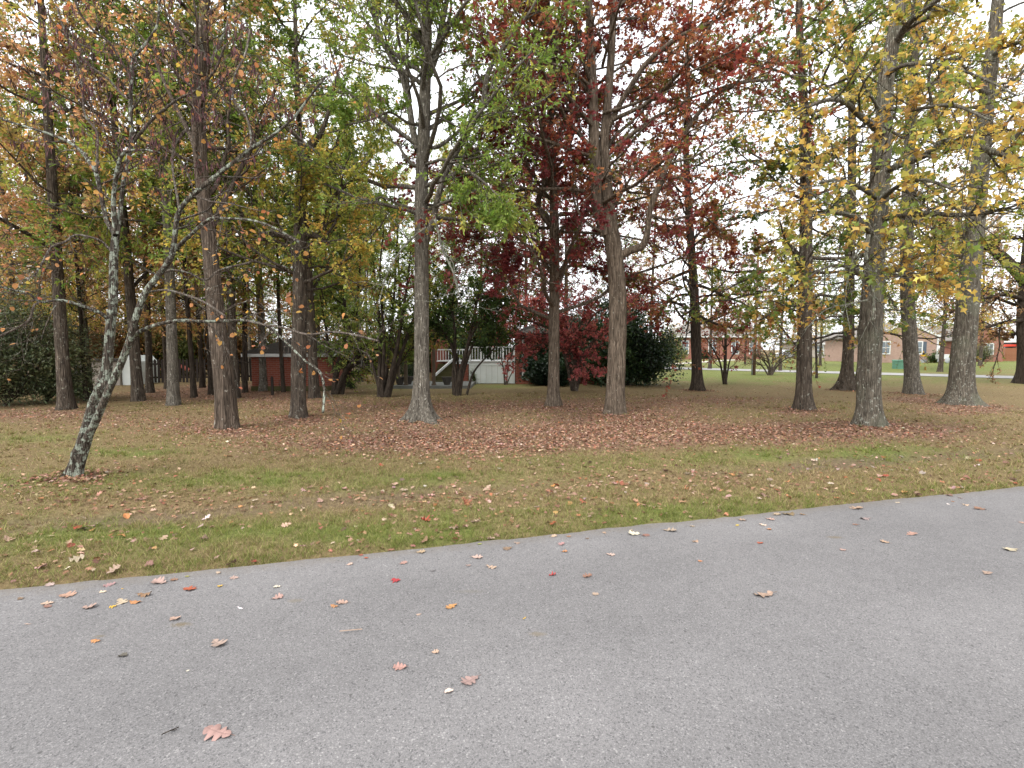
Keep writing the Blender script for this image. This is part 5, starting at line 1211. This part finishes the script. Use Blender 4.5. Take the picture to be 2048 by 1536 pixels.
# brick house
hx0 = X(1031, HY)
t = empty('brick_house', (hx0, HY, 0), 'red brick house with white downspout behind the crimson dogwood', 'house')
Geo().box(0, 5.2, -.05, 7, -.05, 2.2).build('wall', M['brick_red'], t)
Geo().box(-4.15, -3.55, 1.9, 7, -.05, 2.1).build('wall', M['brick_red'], t)
Geo().box(.18, .32, -.075, -.052, .42, .58).build('vent', M['black'], t)
Geo().box(X(1044, HY) - hx0, X(1049, HY) - hx0, -.13, -.055, .25, 2.15).build('downspout', M['white'], t)
for xx in ():
    w_ = Geo().box(xx, xx + .8, 2.94, 2.997, 1.25, 2.35).build('window', M['glass_dark'], t)
    f_ = Geo().box(xx - .07, xx, 2.92, 2.99, 1.18, 2.42).box(xx + .8, xx + .87, 2.92, 2.99, 1.18, 2.42).box(xx, xx + .8, 2.92, 2.99, 1.18, 1.25).box(xx, xx + .8, 2.92, 2.99, 2.35, 2.42)
    f_.build('window_frame', M['white'], w_)
w_ = Geo().box(2.0, 3.0, -.11, -.052, .9, 1.9).build('window', M['glass_dark'], t)
Geo().box(1.92, 2.0, -.12, -.055, .82, 1.98).box(3.0, 3.08, -.12, -.055, .82, 1.98).box(2.0, 3.0, -.12, -.055, .82, .9).box(2.0, 3.0, -.12, -.055, 1.9, 1.98).build('window_frame', M['white'], w_)
ez = 2.25
Geo().add([(-.35, -.4, ez), (5.55, -.4, ez), (5.55, 7.4, ez), (-.35, 7.4, ez), (2.0, 2.8, 3.3), (3.2, 4.2, 3.3)], [(0, 1, 5, 4), (1, 2, 5), (2, 3, 4, 5), (3, 0, 4), (3, 2, 1, 0)]).build('roof', M['roof_dark'], t)
# ---- across the street
def house(name, xa, xb, py, label, wall, h, depth, windows=(), gable=None, roofmat='roof_grey', eave=.5, rise=2.2, hip=True, extra=None):
    a = gp(xa, py); b_ = gp(xb, py); w = b_[0] - a[0]
    t = empty(name, a, label, 'house')
    Geo().box(0, w, 0, depth, -.1, h).build('wall', M[wall], t)
    if gable:
        Geo().prism([(-eave, h), (w + eave, h), (w + eave, h + .12), (w / 2, h + gable + .12), (-eave, h + .12)], .05, depth).build('roof', M[roofmat], t)
        Geo().prism([(0.0, h + .005), (w, h + .005), (w / 2, h + gable * .93)], -.0, .045).build('gable_wall', M[wall], t)
        n = nrm(np.array([w / 2 + eave, gable]));
        f_ = Geo().bar((-eave, -.08, h + .06), (w / 2, -.08, h + gable + .06), .08, .22); f_.bar((w / 2, -.081, h + gable + .06), (w + eave, -.081, h + .06), .08, .22); f_.build('bargeboard', M['white'], t)
    else:
        i = min(depth, w) * .42
        Geo().add([(-eave, -eave, h), (w + eave, -eave, h), (w + eave, depth + eave, h), (-eave, depth + eave, h), (i, depth / 2, h + rise), (w - i, depth / 2, h + rise)],
            [(0, 1, 5, 4), (1, 2, 5), (2, 3, 4, 5), (3, 0, 4), (3, 2, 1, 0)]).build('roof', M[roofmat], t)
        Geo().box(-eave, w + eave, -eave - .03, -eave + .02, h - .2, h - .004).build('fascia', M['white'], t)
    for wd in windows:
        x, z, ww, hh = wd[:4]
        gl = Geo().box(x - ww / 2, x + ww / 2, -.05, -.004, z, z + hh)
        if len(wd) > 4 and wd[4] == 'arch':
            k = 10; gl.prism([(x - ww / 2 * math.cos(math.pi * j / k), z + hh + .005 + ww / 2 * math.sin(math.pi * j / k)) for j in range(k + 1)], -.05, -.004)
        wo_ = gl.build('window', M['glass'], t)
        fr = Geo().box(x - ww / 2 - .12, x - ww / 2, -.08, -.006, z - .12, z + hh).box(x + ww / 2, x + ww / 2 + .12, -.08, -.006, z - .12, z + hh).box(x - ww / 2, x + ww / 2, -.08, -.006, z - .12, z)
        if not (len(wd) > 4 and wd[4] == 'arch'): fr.box(x - ww / 2 - .12, x + ww / 2 + .12, -.08, -.006, z + hh, z + hh + .12)
        fr.box(x - .03, x + .03, -.075, -.052, z, z + hh).box(x - ww / 2, x + ww / 2, -.076, -.053, z + hh * .5 - .03, z + hh * .5 + .03)
        fr.build('window_frame', M['white'], wo_)
        if len(wd) > 4 and wd[4] == 'shutter':
            for sx_ in (-1, 1): Geo().box(x + sx_ * (ww / 2 + .36) - .2, x + sx_ * (ww / 2 + .36) + .2, -.06, -.005, z - .05, z + hh + .05).build('shutter', M['shutter'], wo_)
    return t
t = house('far_house', 1352, 1520, 718.5, 'red brick house across the street with a tall arched window', 'brick_far', 3.6, 9,
    windows=((1.35, .9, 1.0, 1.9), (5.6, .9, 1.0, 2.2, 'arch'), (9.2, .9, 1.0, 1.9), (12, .9, 1.0, 1.9)), roofmat='roof_grey', rise=2.6)
t = house('far_house', 1745, 1872, 725.5, 'tan brick house with dark-shuttered window behind the speckled trunk', 'brick_tan', 2.9, 9, windows=((5.1, 1.1, 1.0, 1.3, 'shutter'), (1.4, 1.1, .9, 1.3)), gable=1.7, roofmat='roof_grey')
Geo().box(7.35, 7.5, -.1, -.01, .1, 2.85).build('downspout', M['white'], t)
t = house('far_house', 1925, 2005, 723.5, 'red brick house with a white-trimmed gable at the far right', 'brick_far', 2.6, 9, windows=((3.2, 1.0, .9, 1.2),), gable=2.2, roofmat='roof_grey')
t = house('far_house', 1610, 1690, 716, 'pale sided house glimpsed between the right-hand trunks', 'beige', 2.6, 8, windows=((2.5, .9, 1.2, 1.2), (5.5, .9, 1.2, 1.2)), roofmat='roof_grey', rise=1.6)
# wooden fences at the far right
def board_fence(a, b_, h, mat, label, bw=.14):
    a, b_ = np.array(a, float), np.array(b_, float); L = np.linalg.norm((b_ - a)[:2]); rz = math.atan2(b_[1] - a[1], b_[0] - a[0])
    t = empty('board_fence', a, label, 'fence', None, rz)
    bm_ = Geo().box(0, bw - .008, -.012, .012, .04, h).mesh('board', M[mat]); rng = np.random.default_rng(3)
    for i in range(int(L / bw)): obj('board', bm_, t, (i * bw, 0, rng.normal(0, .01)))
    for z in (.35, h - .4): Geo().box(0, L, .014, .06, z, z + .09).build('rail', M[mat], t)
    for k in range(int(L / 2.4) + 2): Geo().box(min(k * 2.4, L) - .05, min(k * 2.4, L) + .05, .062, .16, -.1, h - .05).build('post', M[mat], t)
board_fence(gp(2002, 722.5), gp(2120, 724), 1.75, 'fence_brown', 'reddish brown board fence at the far right')
board_fence(gp(1974, 723), gp(2001, 723), 1.5, 'fence_tan', 'short pale board fence panel left of the reddish fence')
p = gp(2012, 717); t = empty('canopy', p, 'bright red canopy showing over the reddish board fence', 'canopy')
Geo().prism([(-1.2, 2.0), (1.3, 2.05), (1.1, 2.4), (-1.0, 2.3)], -.8, .8).build('cover', M['red'], t)
for x in (-1.0, 1.0): Geo().box(x - .03, x + .03, -.7, -.64, 0, 2.0).build('leg', M['grey'], t)
p = gp(2042, 717); t = empty('carport', p, 'carport with pale grey roof edge beyond the reddish fence', 'carport')
Geo().box(-2.0, 3.5, -1.5, 3, 2.7, 3.3).build('roof', M['white_grey'], t)
Geo().box(-1.9, 3.4, -.2, 2.9, 1.2, 2.69).build('back_wall', M['black'], t)
for x in (-1.8, 3.2): Geo().box(x - .06, x + .06, -1.4, -1.28, 0, 2.7).build('post', M['white'], t)
# utility pole
p = gp(1508, 750.5)
t = empty('utility_pole', p, 'brown wooden utility pole with a pale conduit, left of the twiggy shrub', 'utility pole')
Geo().lathe([(.085, -.2), (.08, 3.0), (.07, 8.5)], 12).build('shaft', M['pole'], t, True)
Geo().lathe([(.045, 0), (.045, 2.9), (.03, 2.95)], 8, (-.145, -.02, 0)).build('conduit', M['grey'], t, True)
Geo().box(-.9, .9, -.12, -.06, 7.9, 8.02).build('crossarm', M['pole'], t)
# utility box, mailbox
p = gp(1806, 738)
t = empty('utility_box', p, 'green utility box on the lawn across the street', 'utility box')
Geo().box(-.55, .55, -.35, .45, 0, .62).build('body', M['green_box'], t)
Geo().prism([(-.58, .622), (.58, .622), (.58, .68), (.5, .74), (-.5, .74), (-.58, .68)], -.39, .48).build('lid', M['green_box'], t)
Geo().box(-.015, .015, -.362, -.352, .05, .58).build('seam', M['black'], t)
p = gp(1346, 732.5)
t = empty('mailbox', p, 'black mailbox on a post at the pale drive', 'mailbox')
Geo().box(-.05, .05, -.05, .05, -.1, .85).build('post', M['black'], t)
Geo().prism([(-.13, .852), (.13, .852), (.13, 1.0)] + [(.13 * math.cos(a_), 1.0 + .13 * math.sin(a_)) for a_ in np.linspace(.3, math.pi - .3, 6)] + [(-.13, 1.0)], -.35, .25).build('box', M['black'], t)
Geo().prism([(-.17, 1.135), (.17, 1.135), (0, 1.22)], -.4, .3).build('roof', M['grey'], t)
# sunflower ornament on the tan wall
q = gp(1842, 725.4); t = empty('sunflower_ornament', (q[0], q[1] - .25, 0), 'yellow flower ornament on a stand against the tan brick wall', 'ornament')
fl = Geo()
for k in range(12):
    a_ = k * math.pi / 6
    fl.bar((.12 * math.cos(a_), 0, 1.05 + .12 * math.sin(a_)), (.33 * math.cos(a_), 0, 1.05 + .33 * math.sin(a_)), .04, .14)
fl.build('petals', M['yellow'], t)
Geo().prism([(.14 * math.cos(a_), 1.05 + .14 * math.sin(a_)) for a_ in np.linspace(0, 2 * math.pi, 12, endpoint=False)], -.05, -.021).build('centre', M['fence_dark'], t)
Geo().box(-.02, .02, -.02, .02, 0, .75).build('stem', M['grey'], t)
Geo().box(-.3, .3, -.15, .15, .0, .35).build('base', M['grey'], t)
# grey garden cart at the house corner
q = gp(1886, 726.5); t = empty('garden_cart', (q[0], q[1], 0), 'grey-white cart with round wheels at the corner of the tan house', 'cart')
for xx in (-.4, .4):
    Geo().lathe([(.08, -.03), (.3, -.03), (.33, 0), (.3, .03), (.08, .03)], 14).build('wheel', M['grey'], t, True, (xx, -.1, .33)).rotation_euler[0] = math.pi / 2
Geo().prism([(-.5, .5), (.5, .5), (.65, 1.0), (-.6, .95)], -.05, .4).build('tub', M['white'], t)
Geo().bar((.5, .1, .7), (1.0, .1, 1.1), .05).build('handle', M['black'], t)
q = gp(1881, 724.5); t = tag(Geo().lathe([(.02, 0), (.28, .1), (.36, .35), (.28, .6), (.02, .7)], 12).build('garden_globe', M['white'], None, True, (q[0] + .1, q[1] + .3, 1.35)), 'pale round globe lamp on the tan house corner', 'lamp')
Geo().bar((0, 0, .3), (-.4, 0, .3), .05).build('bracket', M['black'], t)
# parked car across the street
q = gp(1581, 717); t = empty('parked_car', q, 'silver car parked across the street, half hidden by the twiggy shrub', 'car', rz=.15)
Geo().prism([(-2.2, .32), (2.2, .32), (2.25, .6), (2.1, .85), (1.2, .95), (-1.9, .98), (-2.25, .8)], -.85, .85).build('body', M['silver'], t)
Geo().prism([(-1.75, .982), (1.25, .955), (.55, 1.42), (-1.2, 1.46)], -.72, .72).build('cabin', M['silver'], t)
Geo().prism([(-1.5, 1.03), (-.1, 1.01), (-.1, 1.38), (-1.1, 1.4)], -.735, -.722).build('window', M['glass'], t)
Geo().prism([(0, 1.01), (1.0, 1.0), (.48, 1.36), (0, 1.38)], -.735, -.722).build('window', M['glass'], t)
for xx in (-1.4, 1.4):
    for yy in (-.86, .72):
        w_ = Geo().lathe([(.1, -.08), (.3, -.08), (.33, 0), (.3, .08), (.1, .08)], 16).build('wheel', M['rubber'], t, True, (xx, yy + .07, .33)); w_.rotation_euler[0] = math.pi / 2
        Geo().lathe([(.02, -.085), (.19, -.085), (.19, .085), (.02, .085)], 12).build('rim', M['grey'], w_)
for yy in (-.6, .6): Geo().box(2.2, 2.27, yy - .16, yy + .16, .62, .76).build('headlight', M['glass'], t)

# ------------------------------------------------------------------ grass and leaf litter
def grass_and_litter():
    rng = np.random.default_rng(9)
    n = 420000
    q_ = np.where(rng.random(n) < .68, rng.random(n) * .52, .52 + .48 * rng.random(n))
    a = np.radians(rng.uniform(38, 142, n)); r_ = 3.2 * np.exp(q_ * math.log(18 / 3.2))
    x, y = r_ * np.cos(a), r_ * np.sin(a)
    n2 = 16000; s = rng.uniform(-1.5, 13, n2); o_ = np.abs(rng.normal(0, .09, n2)) - .012
    ex = E0[None, :2] + ED[None, :2] * s[:, None] + EN[None, :2] * o_[:, None]
    x = np.concatenate([x, ex[:, 0]]); y = np.concatenate([y, ex[:, 1]]); tall = np.concatenate([np.zeros(n), np.ones(n2)])
    tuft = np.zeros(len(x)); k = int(n * .4); nc = k // 28                 # part of the blades stand in tufts
    ci = rng.integers(0, n, nc); j = rng.integers(0, nc, k)
    x[:k] = x[ci][j] + rng.normal(0, .022, k); y[:k] = y[ci][j] + rng.normal(0, .022, k); tuft[:k] = (.4 + rng.random(nc))[j]
    d = edge_d(x, y) - edge_w(x, y); g = green(x, y); l = litter(x, y)
    worn = np.exp(-((d - 1.6) / .4) ** 2) * .5
    keep = (d > -.004) & (rng.random(len(x)) < np.clip(1.0 - .75 * l - worn + .2 * g, .12, 1) * np.clip(.35 + 1.3 * fbm(x * 5, y * 5, 55), 0, 1) + tall * .5)
    x, y, g, tall, d, tuft = x[keep], y[keep], g[keep], tall[keep], d[keep], tuft[keep]; n = len(x); rr = np.hypot(x, y)
    z = tz(x, y)
    h = (.014 + .03 * rng.random(n)) * (1 + .8 * tuft) * (1 + .45 * tall * rng.random(n) + .25 * g) * np.clip(.75 + .03 * rr, .75, 1.1)
    w = np.maximum(.004, .0009 * rr)
    az = rng.random(n) * 6.283; ln = rng.uniform(.3, 1.3, n) * h
    hx, hy = np.cos(az), np.sin(az); bz = rng.random(n) * 6.283
    B = np.stack([x, y, z - .004], 1); S = np.stack([np.cos(bz), np.sin(bz), bz * 0], 1) * (w / 2)[:, None]
    T = B + np.stack([hx * ln, hy * ln, h], 1)
    V = np.stack([B - S, B + S, T], 1).reshape(-1, 3)
    Fc = np.arange(3 * n).reshape(-1, 3)
    gp_ = np.clip(1.15 * g + .12 + .6 * np.exp(-(d / .5) ** 2) * fbm(x * .8, y * .8, 91) + .5 * (fbm(x * 5, y * 5, 93) - .5), .04, .9)
    gg = np.where(rng.random(n) < gp_, 1.0, 0.0)
    straw = np.array([.42, .34, .18]); brown = np.array([.14, .098, .052]); gr = np.array([.10, .15, .032]); yg = np.array([.27, .275, .085])
    k = rng.random(n)[:, None]
    c = np.where(gg[:, None] > .5, gr + (yg - gr) * k, brown + (straw - brown) * k) * np.exp(rng.normal(0, .15, (n, 1)))
    me = mesh('grass', V, [Fc], np.repeat(c, 3, 0), False, [M['grass']])
    tag(obj('grass', me), 'short mown grass growing along the verge and lawn', kind='stuff')
    # litter
    n = 300000
    a = np.radians(rng.uniform(38, 142, n)); r_ = 3.6 * np.exp(rng.random(n) ** .8 * math.log(30 / 3.6))
    x, y = r_ * np.cos(a), r_ * np.sin(a); l = litter(x, y); d = edge_d(x, y)
    den = np.clip(1.1 * l ** 1.5, 0, 1) * .8 + .035 * (fbm(x * .8, y * .8, 71) > .45)
    keep = (d > .03) & (rng.random(n) < den)
    x, y, l = x[keep], y[keep], l[keep]; n = len(x); rr = np.hypot(x, y)
    # rings of leaves heaped at the tree feet
    for fx, fy, fr in TREE_FEET:
        m_ = 420; aa = rng.random(m_) * 6.283; q = fr * 1.2 + np.abs(rng.normal(0, fr * 1.3, m_))
        x = np.concatenate([x, fx + np.cos(aa) * q]); y = np.concatenate([y, fy + np.sin(aa) * q])
    n = len(x); rr = np.hypot(x, y)
    L = rng.uniform(.03, .066, n)
    z = tz(x, y) + rng.uniform(.004, .02, n)
    az = rng.random(n) * 6.283
    D = np.stack([np.cos(az), np.sin(az), rng.normal(0, .28, n)], 1); N = nrm(np.stack([rng.normal(0, .42, n), rng.normal(0, .42, n), np.ones(n)], 1))
    cols = [(.34, .205, .145, 5), (.28, .15, .10, 5), (.20, .10, .065, 4), (.44, .31, .23, 2), (.11, .06, .042, 2.5), (.32, .14, .075, 1)]
    near = rr < 7
    P = np.stack([x, y, z], 1); C = palette(cols, n, rng, .2)
    parts = [leaves('lobed', P[near], D[near], N[near], L[near] * 1.1, np.full(near.sum(), .9), C[near]),
             leaves('oval', P[~near], D[~near], N[~near], L[~near], np.full((~near).sum(), 1.0), C[~near])]
    V, Fc, Cc = join(parts)
    tag(obj('leaf_litter', mesh('leaf_litter', V, [Fc], Cc, False, [M['litter']])), 'drifts of small brown and pink fallen leaves on the lawn', kind='stuff')
grass_and_litter()

# ------------------------------------------------------------------ single fallen leaves
m, nt, b = new_mat('fallen_leaf', 0.75, 0.2)
oi = nt.nodes.new('ShaderNodeObjectInfo')
at_ = nt.nodes.new('ShaderNodeAttribute'); at_.attribute_name = 'Col'
c = mixc(nt, 1.0, oi.outputs['Color'], at_.outputs['Color'], 'MULTIPLY')
v = coords(nt)
nn = noise(nt, v, 60.0, 4)
c = mixc(nt, 1.0, c, ramp(nt, nn, [(0.3, 0.72), (0.7, 1.15)]), 'MULTIPLY')
geo_ = nt.nodes.new('ShaderNodeNewGeometry')
nt.links.new(c, b.inputs['Base Color'])
M['fallen'] = m
def leaf_shape(kind, seed):
    """a curled leaf of unit length lying along x, lobed, with midrib, side veins and stalk"""
    rng = np.random.default_rng(seed); ns = 33; s = np.linspace(0, 1, ns)
    if kind == 'oak':
        env = np.sin(np.pi * np.clip(s * .93 + .05, 0, 1)) ** .62 * (.55 + .55 * s) * .52
        lob = np.abs(np.sin(np.pi * (s * 3.6 + rng.uniform(-.1, .1)))) ** .75
        wl = env * (.26 + .74 * lob); wr = env * (.26 + .74 * np.abs(np.sin(np.pi * (s * 3.6 + .12))) ** .75); sk = .10
    elif kind == 'star':
        env = np.sin(np.pi * np.clip(s * .95 + .03, 0, 1)) ** .5 * .62
        lob = np.abs(np.cos(np.pi * (s * 2.4 - .15))) ** 1.6
        wl = env * (.22 + .78 * lob); wr = wl.copy(); sk = .12
    elif kind == 'slim':
        wl = np.sin(np.pi * s) ** .8 * .13; wr = wl * .9; sk = 0
    else:
        wl = np.sin(np.pi * s ** .8) ** .7 * .34; wr = wl * .95; sk = .03
    ac = np.array([-1, -.55, -.12, 0, .12, .55, 1.0])
    c1, c2, c3, tw = rng.uniform(.1, .55), rng.uniform(-.5, .9), rng.uniform(.02, .05), rng.uniform(-.5, .5)
    V, C = [], []
    ph = rng.random() * 6
    for i, si in enumerate(s):
        for a in ac:
            hw = wr[i] if a > 0 else wl[i]
            y = a * hw; x = si + sk * abs(a) * (hw / .5)
            z = c1 * (si - .45) ** 2 * .9 + c2 * y * y * 1.6 + c3 * math.sin(si * 15 + ph + (2 if a > 0 else 0)) * abs(a) + tw * y * (si - .5) * .6
            z -= .015 if a == 0 else 0
            V.append((x, y, z)); vein = .72 if a == 0 else (1 - .15 * (math.sin(si * 3.6 * 2 * math.pi + abs(a) * 2) > .8))
            C.append((vein,) * 3)
    k = len(ac); F = [(i * k + j, i * k + j + 1, (i + 1) * k + j + 1, (i + 1) * k + j) for i in range(ns - 1) for j in range(k - 1)]
    V = np.array(V)
    # stalk
    st = np.array([[-.0, 0, 0], [-.09, .01, -.01], [-.20, .03, .0]]); st[:, 2] += V[3, 2]
    o = len(V); sv = []
    for i, q in enumerate(st):
        for dy, dz in ((-.010, 0), (.010, 0), (0, .014)): sv.append(q + np.array([0, dy, dz]))
    V = np.vstack([V, sv]); C += [(.6, .55, .5)] * len(sv)
    for i in range(2):
        for j in range(3): F.append((o + i * 3 + j, o + i * 3 + (j + 1) % 3, o + (i + 1) * 3 + (j + 1) % 3, o + (i + 1) * 3 + j))
    V[:, 0] -= .45; V[:, 2] -= np.percentile(V[:, 2], 6)
    return mesh('fallen_leaf', V, [np.array(F)], np.array(C), True, [M['fallen']])
SHAPES = {k: [leaf_shape(k, 500 + i * 7 + j) for j in range(n)] for i, (k, n) in enumerate((('oak', 8), ('star', 3), ('slim', 2), ('oval', 3)))}
LC = dict(P=(.33, .225, .18), T=(.42, .31, .235), B=(.21, .13, .09), R=(.32, .05, .05), O=(.42, .20, .09), Y=(.55, .36, .06), W=(.58, .48, .40), D=(.09, .08, .072), M=(.30, .20, .185), N=(.30, .085, .05), G=(.30, .27, .08), X=(.62, .62, .60))
CN = dict(P='pinkish brown', T='pale tan', B='brown', R='bright red', O='orange', Y='yellow', W='whitish tan', D='dark grey', M='mauve brown', N='russet', G='olive yellow', X='white')
RL = """101 1171 22 T|221 1170 24 M|320 1166 36 P|349 1161 16 B|375 1154 10 G|438 1147 12 T|470 1157 19 P|377 1180 30 N|441 1174 13 Y|207 1185 16 W|245 1179 5 Y|132 1192 34 P|40 1198 16 B|287 1192 30 B|97 1208 25 T|94 1215 18 B|177 1217 28 P|243 1205 28 T|271 1207 25 O v|227 1215 11 Y s|56 1251 16 T l|193 1286 20 O|348 1240 28 P|246 1316 24 D v|435 1291 42 P|480 1219 18 X l|555 1176 15 W|554 1198 25 P|686 1208 28 P|670 1216 18 O|790 1163 16 R s|699 1130 15 T|806 1128 18 P|721 1111 10 N|733 1117 9 N|840 1105 22 P|866 1144 15 D l|838 1233 12 T|904 1216 30 O|870 1310 18 T|802 1341 32 P|897 1390 22 W v|507 1124 12 R|983 1076 20 P|960 1089 10 G|1033 1087 14 P|1016 1098 22 B|953 1116 26 T|936 1133 12 P|981 1136 25 T|1104 1153 14 R s|1176 1155 24 B|1192 1192 16 P|1049 1241 13 Y l|942 1367 46 M|1107 1073 16 T|1137 1074 10 O|1175 1078 9 B|1124 1089 18 P|1128 1105 15 O|1220 1111 20 T|1187 1058 12 P|1209 1066 11 P|1247 1054 12 T|1270 1069 28 W|1290 1072 20 B|1338 1062 30 P|1262 1062 10 T|1383 1053 12 T|1389 1085 17 P|1401 1125 11 O|1483 1041 20 P|1474 1052 9 Y|1527 1051 16 W|1537 1060 12 O|1539 1039 19 T|1552 1030 20 P|1574 1029 28 B|1607 1030 15 B|1521 1088 14 N|1687 1103 14 P|1530 1194 46 P|1740 1004 18 B|1715 1017 30 P|1796 1006 12 T|1732 1039 23 M|1712 1051 14 B|1822 1071 25 P|1771 1087 19 P|1900 991 18 B|1896 1010 10 W|1921 997 9 B|1957 1019 25 B|1930 1011 12 T|2023 1103 32 T|1973 1151 22 M|2043 1048 12 P|1968 980 28 P|1806 989 18 O|1906 1004 7 O|376 1347 8 W v|440 1476 66 P"""
SPECIAL = {(440, 1476): 'large pinkish brown oak leaf nearest the camera on the asphalt', (942, 1367): 'large mauve brown oak leaf lying arched on the asphalt, bottom centre', (802, 1341): 'pinkish brown oak leaf just left of the arched mauve leaf', (897, 1390): 'pale rounded leaf just below left of the arched mauve leaf',
    (870, 1310): 'pale tan leaf above the arched mauve leaf', (1104, 1153): 'small bright red leaf alone in the middle of the asphalt', (790, 1163): 'small red leaf on the asphalt left of centre', (904, 1216): 'bright orange leaf alone left of centre on the asphalt', (1530, 1194): 'large brown oak leaf alone on the right half of the asphalt',
    (2023, 1103): 'pale tan domed oak leaf near the right edge of the asphalt', (1973, 1151): 'mauve brown leaf below the domed leaf near the right edge', (1521, 1088): 'small reddish leaf above the large lone brown leaf', (435, 1291): 'broad pinkish oak leaf above the nearest leaf', (246, 1316): 'flat dark grey leaf on the asphalt at the left',
    (193, 1286): 'orange brown star-like leaf above the dark grey leaf', (480, 1219): 'scrap of white leaf on the asphalt, left half', (348, 1240): 'pinkish oak leaf beside the brown dirt stain', (271, 1207): 'curled orange leaf like a cup in the left cluster', (441, 1174): 'bright yellow leaf in the left cluster', (377, 1180): 'russet oak leaf in the left cluster',
    (1192, 1192): 'pinkish leaf below right of the small bright red leaf', (1176, 1155): 'thin brown leaf right of the small bright red leaf', (376, 1347): 'tiny whitish leaf above the nearest leaf', (1049, 1241): 'tiny yellow sliver of leaf at the centre of the asphalt', (686, 1208): 'pinkish leaf touching an orange one, left of centre', (670, 1216): 'orange tan leaf touching a pinkish one, left of centre',
    (320, 1166): 'long pinkish oak leaf at the left close to the grass', (132, 1192): 'pinkish brown oak leaf at the far left of the asphalt', (1338, 1062): 'broad pinkish oak leaf near the grass, right of centre', (1270, 1069): 'whitish oak leaf near the grass right of centre', (227, 1215): 'small yellow star-shaped leaf in the left cluster', (507, 1124): 'red leaf on the very edge of the grass, left half',
    (1401, 1125): 'tiny orange leaf alone above the large lone brown leaf', (1687, 1103): 'small pinkish leaf alone right of the large brown leaf', (981, 1136): 'pale tan oak leaf left of the small bright red leaf', (554, 1198): 'pinkish leaf beside the white scrap, left half', (866, 1144): 'dark sliver of leaf left of the pale oak leaves at centre',
    (1389, 1085): 'lone pinkish leaf right of centre below the broad leaf', (1220, 1111): 'lone tan oak leaf up and right of the small bright red leaf', (838, 1233): 'small tan leaf left of the bright orange leaf', (953, 1116): 'tan stalked oak leaf above the pale one at centre', (1822, 1071): 'pinkish leaf left of the domed leaf, right side', (1771, 1087): 'flat pinkish leaf at right, lower left of the stalked one'}
rng = np.random.default_rng(31)
for i, e in enumerate(RL.split('|')):
    f = e.split(); px, py, w, cc = float(f[0]), float(f[1]), float(f[2]), f[3]
    kind = {'v': 'oval', 's': 'star', 'l': 'slim'}.get(f[4] if len(f) > 4 else '', 'oak')
    g = gp(px, py); L = w * g[1] / F_PX * .86
    o = obj('fallen_leaf', SHAPES[kind][i % len(SHAPES[kind])], None, (g[0], g[1], road_z(g[0], g[1]) + .003 + .0))
    if edge_d(g[0], g[1]) > 0: o.location.z = float(tz(g[0], g[1])) + .012
    o.rotation_euler = (rng.normal(0, .06), rng.normal(0, .06), rng.choice([0, math.pi]) + rng.normal(0, .45))
    L *= 1.0 if kind != 'star' else 1.2
    o.scale = (L, L * rng.uniform(.85, 1.15), L * rng.uniform(.7, 1.25))
    o.color = (*[min(1, x * rng.uniform(.9, 1.12)) for x in LC[cc]], 1)
    lab = SPECIAL.get((int(px), int(py)))
    if not lab:
        zone = 'at the left' if px < 520 else ('left of centre' if px < 900 else ('at the centre' if px < 1150 else ('right of centre' if px < 1450 else ('at the right' if px < 1780 else 'at the far right'))))
        lab = ('tiny ' if w < 10 else 'small ' if w < 17 else '') + CN[cc] + ' fallen leaf on the asphalt near the grass edge, ' + zone
    tag(o, lab, 'leaf', 'fallen leaves on the asphalt')
# the nearest single leaves on the verge
o = tag(Geo().bar((-.022, -.02, .003), (.0, .0, .004), .003).bar((0, .0, .004), (.022, .02, .003), .003).bar((0, .0, .004), (.025, .006, .003), .002).build('twig', M['bark_dark'], None, loc=(*gp(341, 1473)[:2], .022)), 'short dark twig on the asphalt left of the nearest leaf', 'twig')
o = tag(Geo().bar((-.06, 0, .004), (.06, .02, .004), .004).build('straw', M['fence_tan'], None, loc=(*gp(701, 1271)[:2], .022)), 'thin pale straw lying on the asphalt, left of centre', 'straw')
n = 0; tries = 0
lawn_cols = [('T', 'tan', 4), ('P', 'pinkish brown', 5), ('B', 'brown', 4), ('N', 'russet', 2), ('O', 'orange', 2), ('W', 'whitish', 2)]
wts = np.array([c_[2] for c_ in lawn_cols], float); wts /= wts.sum()
while n < 190 and tries < 5000:
    tries += 1
    s, d = rng.uniform(-1.0, 11.0), rng.exponential(1.5) + .02
    q = E0 + ED * s + EN * d
    u, v__ = project(q[0], q[1])
    if not (-10 < u < 2058) or d > 5 or v__ < 900: continue
    cc, nm, _ = lawn_cols[rng.choice(len(lawn_cols), p=wts)]
    kind = rng.choice(['oak', 'oak', 'oak', 'star', 'oval'])
    o = obj('fallen_leaf', SHAPES[kind][int(rng.integers(len(SHAPES[kind])))], None, (q[0], q[1], float(tz(q[0], q[1])) + .018))
    L = rng.uniform(.04, .09); o.scale = (L, L, L * rng.uniform(.8, 1.5))
    o.rotation_euler = (rng.normal(0, .28), rng.normal(0, .28), rng.random() * 6.28)
    o.color = (*[min(1, x * rng.uniform(.85, 1.15)) for x in LC[cc]], 1)
    side = 'left part' if u < 680 else ('middle part' if u < 1360 else 'right part')
    row = 'close to the asphalt' if d < .6 else ('midway up the verge' if d < 1.8 else 'farther into the lawn')
    tag(o, f'{nm} fallen leaf in the grass {row}, {side} of the verge', 'leaf', 'fallen leaves on the grass verge')
    n += 1
